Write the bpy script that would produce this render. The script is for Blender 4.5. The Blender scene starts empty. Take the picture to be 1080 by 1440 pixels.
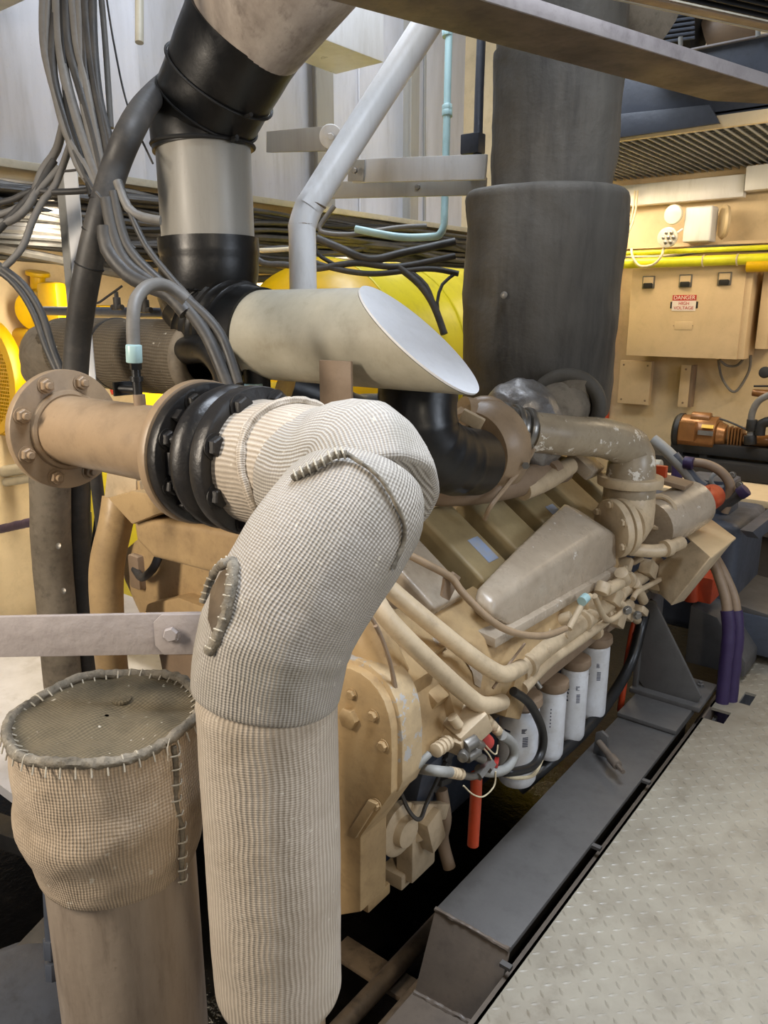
import bpy, bmesh, math, random
from mathutils import Vector, Matrix, noise

random.seed(7)
S = bpy.context.scene
COL = S.collection
PI = math.pi

# ------------------------------------------------------------------ camera, world, lights, exposure
YAW, PITCH, FOC, CAMZ = math.radians(37.8), math.radians(14.7), 1090.0, 1.6
FW = Vector((-math.sin(YAW) * math.cos(PITCH), math.cos(YAW) * math.cos(PITCH), -math.sin(PITCH)))
RT = Vector((math.cos(YAW), math.sin(YAW), 0))
UP = RT.cross(FW)
EYE = Vector((0, 0, CAMZ))
cam_data = bpy.data.cameras.new('camera')
cam = bpy.data.objects.new('camera', cam_data)
COL.objects.link(cam)
cam_data.sensor_fit = 'VERTICAL'
cam_data.sensor_height = 36.0
cam_data.lens = FOC / 1440.0 * 36.0
cam_data.clip_start = 0.02
cam.matrix_world = Matrix(((RT.x, UP.x, -FW.x, 0), (RT.y, UP.y, -FW.y, 0), (RT.z, UP.z, -FW.z, CAMZ), (0, 0, 0, 1)))
S.camera = cam

W = bpy.data.worlds.new('world')
S.world = W
W.use_nodes = True
bgn = W.node_tree.nodes['Background']
bgn.inputs[0].default_value = (0.80, 0.86, 1.0, 1)
bgn.inputs[1].default_value = 0.11


def lamp(name, loc, target, size, energy, color, shape='RECTANGLE'):
    d = bpy.data.lights.new(name, 'AREA')
    d.shape = shape
    d.size, d.size_y = size
    d.energy = energy
    d.color = color
    o = bpy.data.objects.new(name, d)
    COL.objects.link(o)
    o.location = loc
    v = Vector(target) - Vector(loc)
    o.rotation_euler = v.to_track_quat('-Z', 'Y').to_euler()
    return o


WARM = (1.0, 0.80, 0.54)
COOL = (0.80, 0.88, 1.0)
hatch = lamp('hatch_daylight', (-0.3, 1.5, 4.25), (-0.5, 1.95, 0), (1.2, 1.5), 57, COOL)
hatch.data.spread = math.radians(95)
lamp('skylight_port_side', (-2.6, 3.4, 4.25), (-3.4, 4.2, 2.2), (1.2, 2.0), 85, COOL)
lamp('tube_lamp_bulkhead', (-2.15, 5.35, 2.36), (-2.0, 5.6, 1.2), (1.2, 0.12), 13, WARM)
lamp('tube_lamp_starboard', (-0.3, 4.6, 2.35), (-1.2, 5.4, 1.0), (1.2, 0.12), 16, WARM)
lamp('tube_lamp_port', (-3.0, 1.9, 1.72), (-3.6, 2.0, 0.9), (0.12, 1.4), 24, (1.0, 0.86, 0.64))
lamp('tube_lamp_port_far', (-3.45, 3.9, 1.9), (-3.2, 4.0, 0.8), (0.12, 1.2), 9, WARM)
lamp('tube_lamp_near', (-2.1, -0.95, 2.0), (-1.25, 0.7, 0.7), (0.2, 1.2), 54, (1.0, 0.87, 0.71))
lamp('walkway_door_daylight', (2.3, 2.2, 2.0), (-1.0, 2.1, 0.6), (1.2, 1.0), 30, COOL)
lamp('tube_lamp_walkway', (1.3, -0.3, 2.6), (0.2, 1.0, 0), (0.2, 1.2), 20, (1.0, 0.86, 0.66))

S.view_settings.view_transform = 'Standard'
S.view_settings.look = 'None'
S.view_settings.gamma = 1.0
S.view_settings.use_curve_mapping = False
S.view_settings.exposure = 0.36


# ------------------------------------------------------------------ points on the lines of sight, at a known wall, height or depth
def sight(px, py):
    return FW + RT * ((px - 540) / FOC) - UP * ((py - 720) / FOC)


def ax(px, py, x):
    v = sight(px, py)
    return EYE + v * (x / v.x)


def ay(px, py, y):
    v = sight(px, py)
    return EYE + v * (y / v.y)


def az(px, py, z):
    v = sight(px, py)
    return EYE + v * ((z - CAMZ) / v.z)


def ad(px, py, d):
    return EYE + sight(px, py) * d


# ------------------------------------------------------------------ materials
def lin(h):
    c = [int(h[i:i + 2], 16) / 255 for i in (0, 2, 4)]
    return tuple(x / 12.92 if x <= 0.04045 else ((x + 0.055) / 1.055) ** 2.4 for x in c) + (1,)


def nodes_of(name):
    m = bpy.data.materials.new(name)
    m.use_nodes = True
    nt = m.node_tree
    b = nt.nodes['Principled BSDF']
    return m, nt, b


def N(nt, t, **kw):
    n = nt.nodes.new(t)
    for k, v in kw.items():
        setattr(n, k, v)
    return n


def mix(nt, fac, a, b, mode='MIX'):
    n = N(nt, 'ShaderNodeMix', data_type='RGBA', blend_type=mode)
    if hasattr(fac, 'is_output'):
        nt.links.new(fac, n.inputs[0])
    else:
        n.inputs[0].default_value = fac
    for i, v in ((6, a), (7, b)):
        if hasattr(v, 'is_output'):
            nt.links.new(v, n.inputs[i])
        else:
            n.inputs[i].default_value = v
    return n.outputs[2]


def ramp(nt, src, lo, hi, v0=0.0, v1=1.0):
    n = N(nt, 'ShaderNodeMapRange', clamp=True)
    nt.links.new(src, n.inputs[0])
    n.inputs[1].default_value, n.inputs[2].default_value = lo, hi
    n.inputs[3].default_value, n.inputs[4].default_value = v0, v1
    return n.outputs[0]


def nz(nt, co, scale, detail=4, rough=0.6):
    n = N(nt, 'ShaderNodeTexNoise')
    n.inputs['Scale'].default_value = scale
    n.inputs['Detail'].default_value = detail
    n.inputs['Roughness'].default_value = rough
    nt.links.new(co, n.inputs['Vector'])
    return n.outputs[0]


def paint(name, c, rough=0.45, metal=0.0, dirt=None, amt=0.45, scale=5.0, bump=0.12, chip=None, chip_lo=0.66, spec=0.5, streak=False):
    m, nt, b = nodes_of(name)
    co = N(nt, 'ShaderNodeTexCoord').outputs['Object']
    if streak:
        mp = N(nt, 'ShaderNodeMapping')
        mp.inputs['Scale'].default_value = (1, 1, 0.16)
        nt.links.new(co, mp.inputs[0])
        sc = mp.outputs[0]
    else:
        sc = co
    col = lin(c)
    d = lin(dirt) if dirt else tuple(x * 0.55 for x in col[:3]) + (1,)
    big = nz(nt, sc, scale, 5, 0.65)
    f = ramp(nt, big, 0.42, 0.72, 0.0, amt)
    out = mix(nt, f, col, d)
    mid = nz(nt, sc, scale * 4.3, 5, 0.7)
    out = mix(nt, ramp(nt, mid, 0.52, 0.72, 0, amt * 0.8), out, d)
    out = mix(nt, ramp(nt, mid, 0.46, 0.28, 0, 0.16), out, tuple(min(1, x * 1.3) for x in col[:3]) + (1,))
    fine = nz(nt, co, 90, 3, 0.6)
    out = mix(nt, ramp(nt, fine, 0.62, 0.8, 0, 0.35), out, d)
    if chip:
        ch = nz(nt, co, 17, 6, 0.7)
        out = mix(nt, ramp(nt, ch, chip_lo, chip_lo + 0.02), out, lin(chip))
    nt.links.new(out, b.inputs['Base Color'])
    b.inputs['Metallic'].default_value = metal
    b.inputs['Specular IOR Level'].default_value = spec
    nt.links.new(ramp(nt, big, 0.3, 0.75, max(rough - 0.08, 0.05), min(rough + 0.22, 1)), b.inputs['Roughness'])
    if bump:
        bp = N(nt, 'ShaderNodeBump')
        bp.inputs['Strength'].default_value = bump
        bp.inputs['Distance'].default_value = 0.01
        nt.links.new(nz(nt, co, 28, 5, 0.6), bp.inputs['Height'])
        nt.links.new(bp.outputs[0], b.inputs['Normal'])
    return m


def fabric(name, c1, c2, pu, pv, dirt, amt=0.5, bump=0.7, contrast=0.75, scale=7):
    """knitted glass cloth: ribs pu metres apart round the pipe, knit rows pv metres apart along it"""
    m, nt, b = nodes_of(name)
    tc = N(nt, 'ShaderNodeTexCoord')
    sep = N(nt, 'ShaderNodeSeparateXYZ')
    # small wander so that the ribs are not ruler straight
    nv = N(nt, 'ShaderNodeTexNoise')
    nv.inputs['Scale'].default_value = 9
    nt.links.new(tc.outputs['Object'], nv.inputs['Vector'])
    off = N(nt, 'ShaderNodeVectorMath', operation='SCALE')
    nt.links.new(nv.outputs['Color'], off.inputs[0])
    off.inputs['Scale'].default_value = 0.018
    add = N(nt, 'ShaderNodeVectorMath', operation='ADD')
    nt.links.new(tc.outputs['UV'], add.inputs[0])
    nt.links.new(off.outputs[0], add.inputs[1])
    nt.links.new(add.outputs[0], sep.inputs[0])

    def wave(sock, period):
        a = N(nt, 'ShaderNodeMath', operation='MULTIPLY')
        nt.links.new(sock, a.inputs[0])
        a.inputs[1].default_value = 2 * PI / period
        s = N(nt, 'ShaderNodeMath', operation='SINE')
        nt.links.new(a.outputs[0], s.inputs[0])
        return ramp(nt, s.outputs[0], -1, 1)
    wu, wv = wave(sep.outputs[0], pu), wave(sep.outputs[1], pv)
    mu = N(nt, 'ShaderNodeMath', operation='MULTIPLY_ADD')
    nt.links.new(wu, mu.inputs[0])
    mu.inputs[1].default_value = 0.72
    k = N(nt, 'ShaderNodeMath', operation='MULTIPLY')
    nt.links.new(wv, k.inputs[0])
    k.inputs[1].default_value = 0.28
    nt.links.new(k.outputs[0], mu.inputs[2])
    h = mu.outputs[0]
    base = mix(nt, ramp(nt, h, 0.25, 0.8, 0, contrast), lin(c2), lin(c1))
    big = nz(nt, tc.outputs['Object'], scale, 6, 0.65)
    out = mix(nt, ramp(nt, big, 0.46, 0.70, 0, amt), base, lin(dirt))
    sp = nz(nt, tc.outputs['Object'], 60, 2, 0.5)
    out = mix(nt, ramp(nt, sp, 0.70, 0.76, 0, 0.6), out, lin('d8d2c4'))
    nt.links.new(out, b.inputs['Base Color'])
    b.inputs['Roughness'].default_value = 0.82
    b.inputs['Specular IOR Level'].default_value = 0.25
    bp = N(nt, 'ShaderNodeBump')
    bp.inputs['Strength'].default_value = bump
    bp.inputs['Distance'].default_value = 0.003
    nt.links.new(h, bp.inputs['Height'])
    b2 = N(nt, 'ShaderNodeBump')
    b2.inputs['Strength'].default_value = 0.35
    b2.inputs['Distance'].default_value = 0.02
    nt.links.new(nz(nt, tc.outputs['Object'], 11, 4, 0.6), b2.inputs['Height'])
    nt.links.new(bp.outputs[0], b2.inputs['Normal'])
    nt.links.new(b2.outputs[0], b.inputs['Normal'])
    return m


M = {
    'tan': paint('tan_engine_paint', 'b69a70', 0.42, dirt='7a6246', amt=0.5, scale=5, chip='8f8574', chip_lo=0.74),
    'tan_light': paint('worn_tan_paint', 'c6b293', 0.38, dirt='8a7860', amt=0.5, scale=6, chip='d8d2c6', chip_lo=0.72),
    'tan_pipe': paint('brown_grey_pipe_paint', '9e876c', 0.36, dirt='6d5d4a', amt=0.5, scale=4, chip='c9c0b0', chip_lo=0.76),
    'chipped': paint('chipped_tan_paint', 'bda57f', 0.4, dirt='8a7860', amt=0.5, scale=6, chip='a9a7a4', chip_lo=0.55),
    'olive': paint('olive_tan_cover_paint', 'a08f6a', 0.42, dirt='7c6e50', amt=0.4, scale=5, chip='8fa0b8', chip_lo=0.78),
    'cooler': paint('grey_tan_cooler_paint', 'b3a592', 0.24, dirt='857560', amt=0.5, scale=7, chip='e9e5de', chip_lo=0.665),
    'worn_pipe': paint('flaking_pipe_paint', 'a4967f', 0.28, dirt='7d6e5a', amt=0.6, scale=6, chip='e2dcd0', chip_lo=0.585),
    'brown_plate': paint('dull_brown_plate_paint', '8d7862', 0.5, dirt='6a5846', amt=0.4),
    'black_iron': paint('black_painted_iron', '1e1d1d', 0.36, dirt='3a3530', amt=0.5, bump=0.25, chip='5a5248', chip_lo=0.73),
    'rubber': paint('black_rubber_hose', '111111', 0.33, dirt='2a2826', amt=0.45, bump=0.08),
    'cable': paint('dark_cable_sheath', '343332', 0.5, dirt='5a554e', amt=0.6),
    'cable_grey': paint('grey_cable_sheath', '716e69', 0.5, dirt='55504a', amt=0.6),
    'cable_white': paint('pale_cable_sheath', 'cdbf9f', 0.5, dirt='8f8468', amt=0.4),
    'white': paint('white_gloss_paint', 'd6d6d6', 0.3, dirt='a29d92', amt=0.4, bump=0.05, scale=3, streak=True),
    'white_cut': paint('white_end_plate_paint', 'e4e6ea', 0.35, dirt='c8c8c8', amt=0.3, bump=0.03, chip='5c5348', chip_lo=0.80),
    'duct_cream': paint('cream_grey_duct_paint', 'b5b1a1', 0.34, dirt='8b8370', amt=0.55, bump=0.05, scale=4, chip='57503f', chip_lo=0.79),
    'duct_grey': paint('grey_duct_paint', '9c9991', 0.32, dirt='7b756b', amt=0.35, bump=0.04, scale=4, streak=True),
    'cone': paint('smoke_stained_cone_paint', 'b8aca0', 0.38, dirt='5d5046', amt=0.8, bump=0.06, scale=5, streak=True),
    'wall': paint('white_hull_paint', 'cfcfd4', 0.4, dirt='97938e', amt=0.5, bump=0.05, scale=2.0, streak=True),
    'wall_warm': paint('cream_bulkhead_paint', 'd6c19b', 0.42, dirt='a08e6c', amt=0.4, bump=0.05, scale=2.0),
    'panel': paint('cream_cabinet_paint', 'd3ba93', 0.4, dirt='a8946c', amt=0.3, bump=0.03, scale=2.5, chip='7a6a50', chip_lo=0.80),
    'beam': paint('dark_grey_bed_paint', '585654', 0.42, dirt='3d3a38', amt=0.5, bump=0.08, scale=4, chip='8a847c', chip_lo=0.79),
    'beam_brown': paint('brown_grey_bed_paint', '685d52', 0.4, dirt='463e37', amt=0.5, bump=0.08),
    'floor': paint('pale_deck_plate_paint', '958e7f', 0.36, dirt='6f6657', amt=0.75, bump=0.05, scale=2.6, spec=0.6),
    'plank': paint('dirty_overhead_steel', '6b5c4a', 0.45, dirt='2c251e', amt=0.85, bump=0.1, scale=4),
    'plank_edge': paint('daylit_lilac_grey_edge', '9c9696', 0.45, dirt='5e5658', amt=0.6),  # daylight on the beam's near face, put into a lighter colour
    'navy': paint('dark_slate_blue_paint', '3c4049', 0.4, dirt='23262e', amt=0.4),
    'slate': paint('slate_grey_gearbox_paint', '4a505c', 0.4, dirt='2c2d30', amt=0.5),
    'lav': paint('lavender_grey_bracket_paint', 'a8a09e', 0.38, dirt='847a78', amt=0.35, bump=0.28, scale=8),
    'lagging': paint('dark_sooty_lagging_cloth', '57534c', 0.6, dirt='242220', amt=0.7, bump=0.35, scale=2.4, spec=0.35, streak=True),
    'lag_side': paint('grey_insulation_cloth', '857b6c', 0.75, dirt='3f3a33', amt=0.6, bump=0.3, scale=6, spec=0.2),
    'silver': paint('silver_heat_wrap', '9b9a9a', 0.34, metal=0.75, dirt='6a5f50', amt=0.6, bump=0.5, scale=8),
    'steel': paint('dull_steel', '8c8983', 0.36, metal=0.8, dirt='5a5248', amt=0.5),
    'galv': paint('galvanised_grey_paint', '90908c', 0.45, dirt='6a6862', amt=0.4),
    'yellow': paint('bright_yellow_paint', 'd4aa00', 0.35, dirt='b08d00', amt=0.3, bump=0.03),
    'yellow_tank': paint('yellow_green_tank_paint', 'd0c020', 0.36, dirt='8f8018', amt=0.4, bump=0.03, scale=2),
    'lime': paint('lime_yellow_pipe_paint', 'd6d52a', 0.36, dirt='9a9620', amt=0.35, bump=0.02),
    'red': paint('red_orange_pipe_paint', 'b8431f', 0.38, dirt='7a2c14', amt=0.4),
    'pink_red': paint('faded_red_cap', 'b23a34', 0.45, dirt='7d2a26', amt=0.3),
    'purple': paint('dark_purple_hose_sleeve', '33244a', 0.5, dirt='241634', amt=0.5),
    'cyan': paint('pale_cyan_pipe_paint', 'a4c4c6', 0.34, dirt='7c9a9a', amt=0.3, bump=0.02),
    'filter': paint('white_filter_enamel', 'd2d4d8', 0.28, dirt='9a948a', amt=0.4, bump=0.02, scale=6),
    'ink': paint('blue_black_print', '2a3148', 0.5, bump=0),
    'sign_red': paint('sign_red_print', 'c23a2e', 0.5, bump=0),
    'sign_white': paint('sign_white_enamel', 'e6dcd0', 0.45, amt=0.1, bump=0),
    'brass': paint('brown_bronze_motor_paint', '8a5f36', 0.28, metal=0.35, dirt='4e3218', amt=0.4, bump=0.04),
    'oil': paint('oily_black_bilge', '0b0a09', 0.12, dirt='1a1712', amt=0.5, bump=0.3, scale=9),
    'black': paint('matt_black', '141414', 0.55, dirt='262422', amt=0.4),
    'rope': paint('grey_glass_rope_edging', '867f72', 0.85, dirt='35312b', amt=0.7, bump=0.8, scale=30, spec=0.2),
    'thread': paint('pale_stitch_thread', 'b5ae9e', 0.7, amt=0.3, bump=0),
    'cloth': fabric('ribbed_glass_cloth', 'cbc0b1', 'a99e90', 0.0090, 0.0042, '8f8270', 0.5, 0.6),
    'cloth_elbow': fabric('ribbed_glass_cloth_elbow', 'c2bcb2', '97918a', 0.0066, 0.0040, '8b8679', 0.55, 0.7),
    'cloth_stub': fabric('knitted_beige_cloth', 'cbbaa4', 'a89885', 0.0062, 0.0062, '7a6b57', 0.6, 0.6),
    'stub': paint('grey_brown_stub_paint', '9c8f81', 0.36, dirt='63564a', amt=0.6, scale=7, chip='b0a698', chip_lo=0.78, streak=True),
    'cloth_lid': fabric('oil_soaked_lid_cloth', '756b57', '605746', 0.007, 0.007, '3f3b30', 0.75, 0.5, scale=9),
    'cloth_dark': fabric('grey_ribbed_cloth', '716859', '5f5649', 0.0115, 0.012, '453d33', 0.6),
    'lens': paint('pale_lamp_lens', 'c9c5b4', 0.2, amt=0.2, bump=0.2),
    'sticker': paint('pale_blue_sticker', '8fa2c4', 0.5, dirt='b0a890', amt=0.6, bump=0, scale=30),
}


# ------------------------------------------------------------------ mesh building
class MB:
    def __init__(s):
        s.bm = bmesh.new()
        s.uv = s.bm.loops.layers.uv.new('UVMap')

    def absorb(s, tb):
        me = bpy.data.meshes.new('scratch')
        tb.to_mesh(me)
        tb.free()
        s.bm.from_mesh(me)
        bpy.data.meshes.remove(me)
        return s

    def box(s, c, size, rot=None, bev=0.0, seg=2):
        tb = bmesh.new()
        bmesh.ops.create_cube(tb, size=1.0)
        m = Matrix.Diagonal((*size, 1))
        bmesh.ops.transform(tb, matrix=m, verts=tb.verts)
        if bev > 0:
            bmesh.ops.bevel(tb, geom=tb.edges[:], offset=min(bev, 0.45 * min(size)), segments=seg, affect='EDGES', profile=0.6)
        r = (rot.to_4x4() if rot is not None else Matrix.Identity(4))
        bmesh.ops.transform(tb, matrix=Matrix.Translation(Vector(c)) @ r, verts=tb.verts)
        return s.absorb(tb)

    def prism(s, poly, vec, bev=0.0, seg=2):
        tb = bmesh.new()
        vec = Vector(vec)
        a = [tb.verts.new(Vector(p)) for p in poly]
        b = [tb.verts.new(Vector(p) + vec) for p in poly]
        n = len(poly)
        tb.faces.new(a)
        tb.faces.new(b[::-1])
        for i in range(n):
            tb.faces.new((a[i], b[i], b[(i + 1) % n], a[(i + 1) % n]))
        bmesh.ops.recalc_face_normals(tb, faces=tb.faces)
        if bev > 0:
            bmesh.ops.bevel(tb, geom=tb.edges[:], offset=bev, segments=seg, affect='EDGES', profile=0.6, clamp_overlap=True)
        return s.absorb(tb)

    def rings(s, rings, uvs=None, cap=True, closed=False):
        """rings: list of lists of points; joins them in order"""
        bm = s.bm
        vs = [[bm.verts.new(p) for p in r] for r in rings]
        n = len(rings[0])
        m = len(rings)
        for j in range(m if closed else m - 1):
            j2 = (j + 1) % m
            for i in range(n):
                k = (i + 1) % n
                f = bm.faces.new((vs[j][i], vs[j][k], vs[j2][k], vs[j2][i]))
                if uvs:
                    u0, u1 = uvs[0][i], uvs[0][i + 1]
                    v0, v1 = uvs[1][j], uvs[1][j + 1] if not closed else uvs[1][j]
                    for l, q in zip(f.loops, ((u0, v0), (u1, v0), (u1, v1), (u0, v1))):
                        l[s.uv].uv = q
        if cap and not closed:
            for ring, fl in ((vs[0], True), (vs[-1], False)):
                if (ring[0].co - ring[n // 2].co).length < 1e-6:
                    continue
                f = bm.faces.new(ring[::-1] if fl else ring)
                for l in f.loops:
                    c = l.vert.co
                    l[s.uv].uv = (c.x, c.y)
        return s

    def lathe(s, p0, axis, prof, n=32, cap=True, wob=None):
        p0, axis = Vector(p0), Vector(axis).normalized()
        e1 = axis.orthogonal().normalized()
        if abs(axis.z) < 0.9:
            e1 = axis.cross(Vector((0, 0, 1))).normalized()
        e2 = axis.cross(e1)
        rr, vv, acc = [], [], 0
        for j, (t, r) in enumerate(prof):
            if j:
                acc += math.hypot(t - prof[j - 1][0], r - prof[j - 1][1])
            ring = []
            for i in range(n):
                a = 2 * PI * i / n
                q = r * (wob(a, t, r) if wob else 1)
                ring.append(p0 + axis * t + (e1 * math.cos(a) + e2 * math.sin(a)) * q)
            rr.append(ring)
            vv.append(acc)
        rm = max(r for _, r in prof)
        return s.rings(rr, ([2 * PI * rm * i / n for i in range(n + 1)], vv), cap)

    def cyl(s, p0, p1, r, r1=None, n=24, bev=0.0):
        p0, p1 = Vector(p0), Vector(p1)
        L = (p1 - p0).length
        r1 = r if r1 is None else r1
        if bev > 0:
            pr = [(0, r - bev), (bev * 0.3, r - bev * 0.3), (bev, r), (L - bev, r1), (L - bev * 0.3, r1 - bev * 0.3), (L, r1 - bev)]
        else:
            pr = [(0, r), (L, r1)]
        return s.lathe(p0, p1 - p0, pr, n)

    def tube(s, pts, r, n=12, step=None, fn=None, cap=True, smooth=True, round_end=0.0):
        pts = [Vector(p) for p in pts]
        rad = list(r) if isinstance(r, (list, tuple)) else [r] * len(pts)
        rm = max(rad)
        step = step or max(rm * 0.7, 0.008)
        P, Rr = [], []
        if smooth and len(pts) > 2:
            for i in range(len(pts) - 1):
                a, b, c, d = pts[max(i - 1, 0)], pts[i], pts[i + 1], pts[min(i + 2, len(pts) - 1)]
                k = max(2, int((c - b).length / step))
                for j in range(k):
                    t = j / k
                    P.append(0.5 * ((2 * b) + (c - a) * t + (2 * a - 5 * b + 4 * c - d) * t * t + (3 * b - a - 3 * c + d) * t ** 3))
                    Rr.append(rad[i] + (rad[i + 1] - rad[i]) * (t * t * (3 - 2 * t)))
            P.append(pts[-1])
            Rr.append(rad[-1])
        else:
            for i in range(len(pts) - 1):
                k = max(1, int((pts[i + 1] - pts[i]).length / step)) if fn else 1
                for j in range(k):
                    P.append(pts[i].lerp(pts[i + 1], j / k))
                    Rr.append(rad[i] + (rad[i + 1] - rad[i]) * j / k)
            P.append(pts[-1])
            Rr.append(rad[-1])
        if round_end > 0:
            e = round_end
            for end in (0, 1):
                if end:
                    P.reverse()
                    Rr.reverse()
                d = (P[1] - P[0]).normalized()
                k = 1
                while k < len(P) - 1 and (P[k] - P[0]).length < e * 1.1:
                    k += 1
                ts = (0.0, 0.05, 0.2, 0.5, 1.0)
                P[:k] = [P[0] + d * (e * t) for t in ts]
                Rr[:k] = [Rr[0] - e * (1 - math.sqrt(1 - (1 - t) ** 2)) for t in ts]
                if end:
                    P.reverse()
                    Rr.reverse()
        T = []
        for i in range(len(P)):
            d = (P[min(i + 1, len(P) - 1)] - P[max(i - 1, 0)])
            T.append(d.normalized() if d.length > 1e-9 else Vector((0, 0, 1)))
        e1 = T[0].orthogonal().normalized()
        rings, acc, vv = [], 0, []
        for i in range(len(P)):
            if i:
                acc += (P[i] - P[i - 1]).length
                q = T[i - 1].rotation_difference(T[i])
                e1 = q @ e1
            e1 = (e1 - T[i] * e1.dot(T[i])).normalized()
            e2 = T[i].cross(e1)
            ring = []
            for k in range(n):
                a = 2 * PI * k / n
                dirv = e1 * math.cos(a) + e2 * math.sin(a)
                q = Rr[i]
                if fn:
                    q *= fn(a, acc, P[i] + dirv * q)
                ring.append(P[i] + dirv * q)
            rings.append(ring)
            vv.append(acc)
        return s.rings(rings, ([2 * PI * rm * k / n for k in range(n + 1)], vv), cap)

    def torus(s, c, axis, R, r, n=36, m=10):
        c, axis = Vector(c), Vector(axis).normalized()
        e1 = axis.orthogonal().normalized()
        e2 = axis.cross(e1)
        rr = []
        for i in range(n):
            a = 2 * PI * i / n
            d = e1 * math.cos(a) + e2 * math.sin(a)
            rr.append([c + d * (R + r * math.cos(b)) + axis * (r * math.sin(b)) for b in (2 * PI * j / m for j in range(m))])
        return s.rings(rr, None, False, True)

    def split(s, name, mat, parent):
        """every separate piece becomes an object of its own"""
        s.bm.verts.index_update()
        s.bm.verts.ensure_lookup_table()
        seen, out = set(), []
        for v in s.bm.verts:
            if v in seen:
                continue
            stack, isl = [v], []
            seen.add(v)
            while stack:
                q = stack.pop()
                isl.append(q)
                for e in q.link_edges:
                    w = e.other_vert(q)
                    if w not in seen:
                        seen.add(w)
                        stack.append(w)
            mb = MB()
            mp = {q: mb.bm.verts.new(q.co) for q in isl}
            for f in {f for q in isl for f in q.link_faces}:
                mb.bm.faces.new([mp[q] for q in f.verts])
            out.append(mb.build(name, mat, parent))
        s.bm.free()
        return out

    def build(s, name, mat, parent=None, sharp=38):
        if parent is None:
            xs = [v.co for v in s.bm.verts]
            lo = Vector((min(v.x for v in xs), min(v.y for v in xs), min(v.z for v in xs)))
            hi = Vector((max(v.x for v in xs), max(v.y for v in xs), max(v.z for v in xs)))
            org = Vector(((lo.x + hi.x) / 2, (lo.y + hi.y) / 2, lo.z))
        else:
            org = root_loc(parent)
        bmesh.ops.translate(s.bm, vec=-org, verts=s.bm.verts)
        bmesh.ops.recalc_face_normals(s.bm, faces=s.bm.faces)
        me = bpy.data.meshes.new(name)
        s.bm.to_mesh(me)
        s.bm.free()
        me.materials.append(M[mat])
        me.shade_smooth()
        me.set_sharp_from_angle(angle=math.radians(sharp))
        o = bpy.data.objects.new(name, me)
        COL.objects.link(o)
        if parent is None:
            o.location = org
        else:
            o.parent = parent
        return o


def root_loc(o):
    v = Vector(o.location)
    while o.parent is not None:
        o = o.parent
        v = v + Vector(o.location)
    return v


def tag(o, label=None, cat=None, group=None, kind=None):
    for k, v in (('label', label), ('category', cat), ('group', group), ('kind', kind)):
        if v:
            o[k] = v
    return o


def thing(name, loc, label, cat, group=None):
    o = bpy.data.objects.new(name, None)
    COL.objects.link(o)
    o.location = Vector(loc)
    o.empty_display_size = 0.1
    return tag(o, label, cat, group)


def struct(name, mb, mat, sharp=38):
    return tag(mb.build(name, mat, None, sharp), kind='structure')


def put(name, me, parent, pos, direction, spin=0.0, scale=1.0):
    """one more object on shared mesh data, its local +z along direction"""
    o = bpy.data.objects.new(name, me)
    COL.objects.link(o)
    o.parent = parent
    o.location = Vector(pos) - root_loc(parent)
    o.rotation_mode = 'QUATERNION'
    q = Vector((0, 0, 1)).rotation_difference(Vector(direction).normalized())
    o.rotation_quaternion = q @ Matrix.Rotation(spin, 3, 'Z').to_quaternion()
    o.scale = (scale,) * 3
    return o


_bolts = {}


def bolt_mesh(mat, stud=True):
    k = (mat, stud)
    if k not in _bolts:
        mb = MB()
        mb.lathe((0, 0, 0), (0, 0, 1), [(0, 1.25), (0.16, 1.25)], 18)
        mb.lathe((0, 0, 0.16), (0, 0, 1), [(0, 1.0), (0.62, 1.0), (0.74, 0.84)], 6)
        if stud:
            mb.lathe((0, 0, 0.9), (0, 0, 1), [(0, 0.52), (0.5, 0.52), (0.58, 0.44)], 12)
        me = bpy.data.meshes.new('bolt')
        bmesh.ops.recalc_face_normals(mb.bm, faces=mb.bm.faces)
        mb.bm.to_mesh(me)
        mb.bm.free()
        me.materials.append(M[mat])
        me.shade_smooth()
        me.set_sharp_from_angle(angle=math.radians(30))
        _bolts[k] = me
    return _bolts[k]


def bolt(parent, pos, direction, r, mat, stud=False, spin=None):
    return put('bolt', bolt_mesh(mat, stud), parent, pos, direction, random.random() if spin is None else spin, r)


def wrinkle(amp, f=9.0, seed=0.0, fine=0.25):
    def fn(a, s, p):
        q = Vector((p.x * f + seed, p.y * f, p.z * f))
        return 1 + amp * noise.noise(q) + amp * fine * noise.noise(q * 3.1)
    return fn


X1, Y1, Z1 = Vector((1, 0, 0)), Vector((0, 1, 0)), Vector((0, 0, 1))

# ================================================================== THE SETTING
# tread plate on the starboard side, cut out in two places along its inboard edge for hoses
FX = -0.715


def grid_plate(xs, ys, hole, z0, z1):
    mb = MB()
    for i in range(len(xs) - 1):
        for j in range(len(ys) - 1):
            if not hole(i, j):
                mb.box(((xs[i] + xs[i + 1]) / 2, (ys[j] + ys[j + 1]) / 2, (z0 + z1) / 2), (xs[i + 1] - xs[i], ys[j + 1] - ys[j], z1 - z0))
    return mb


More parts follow.
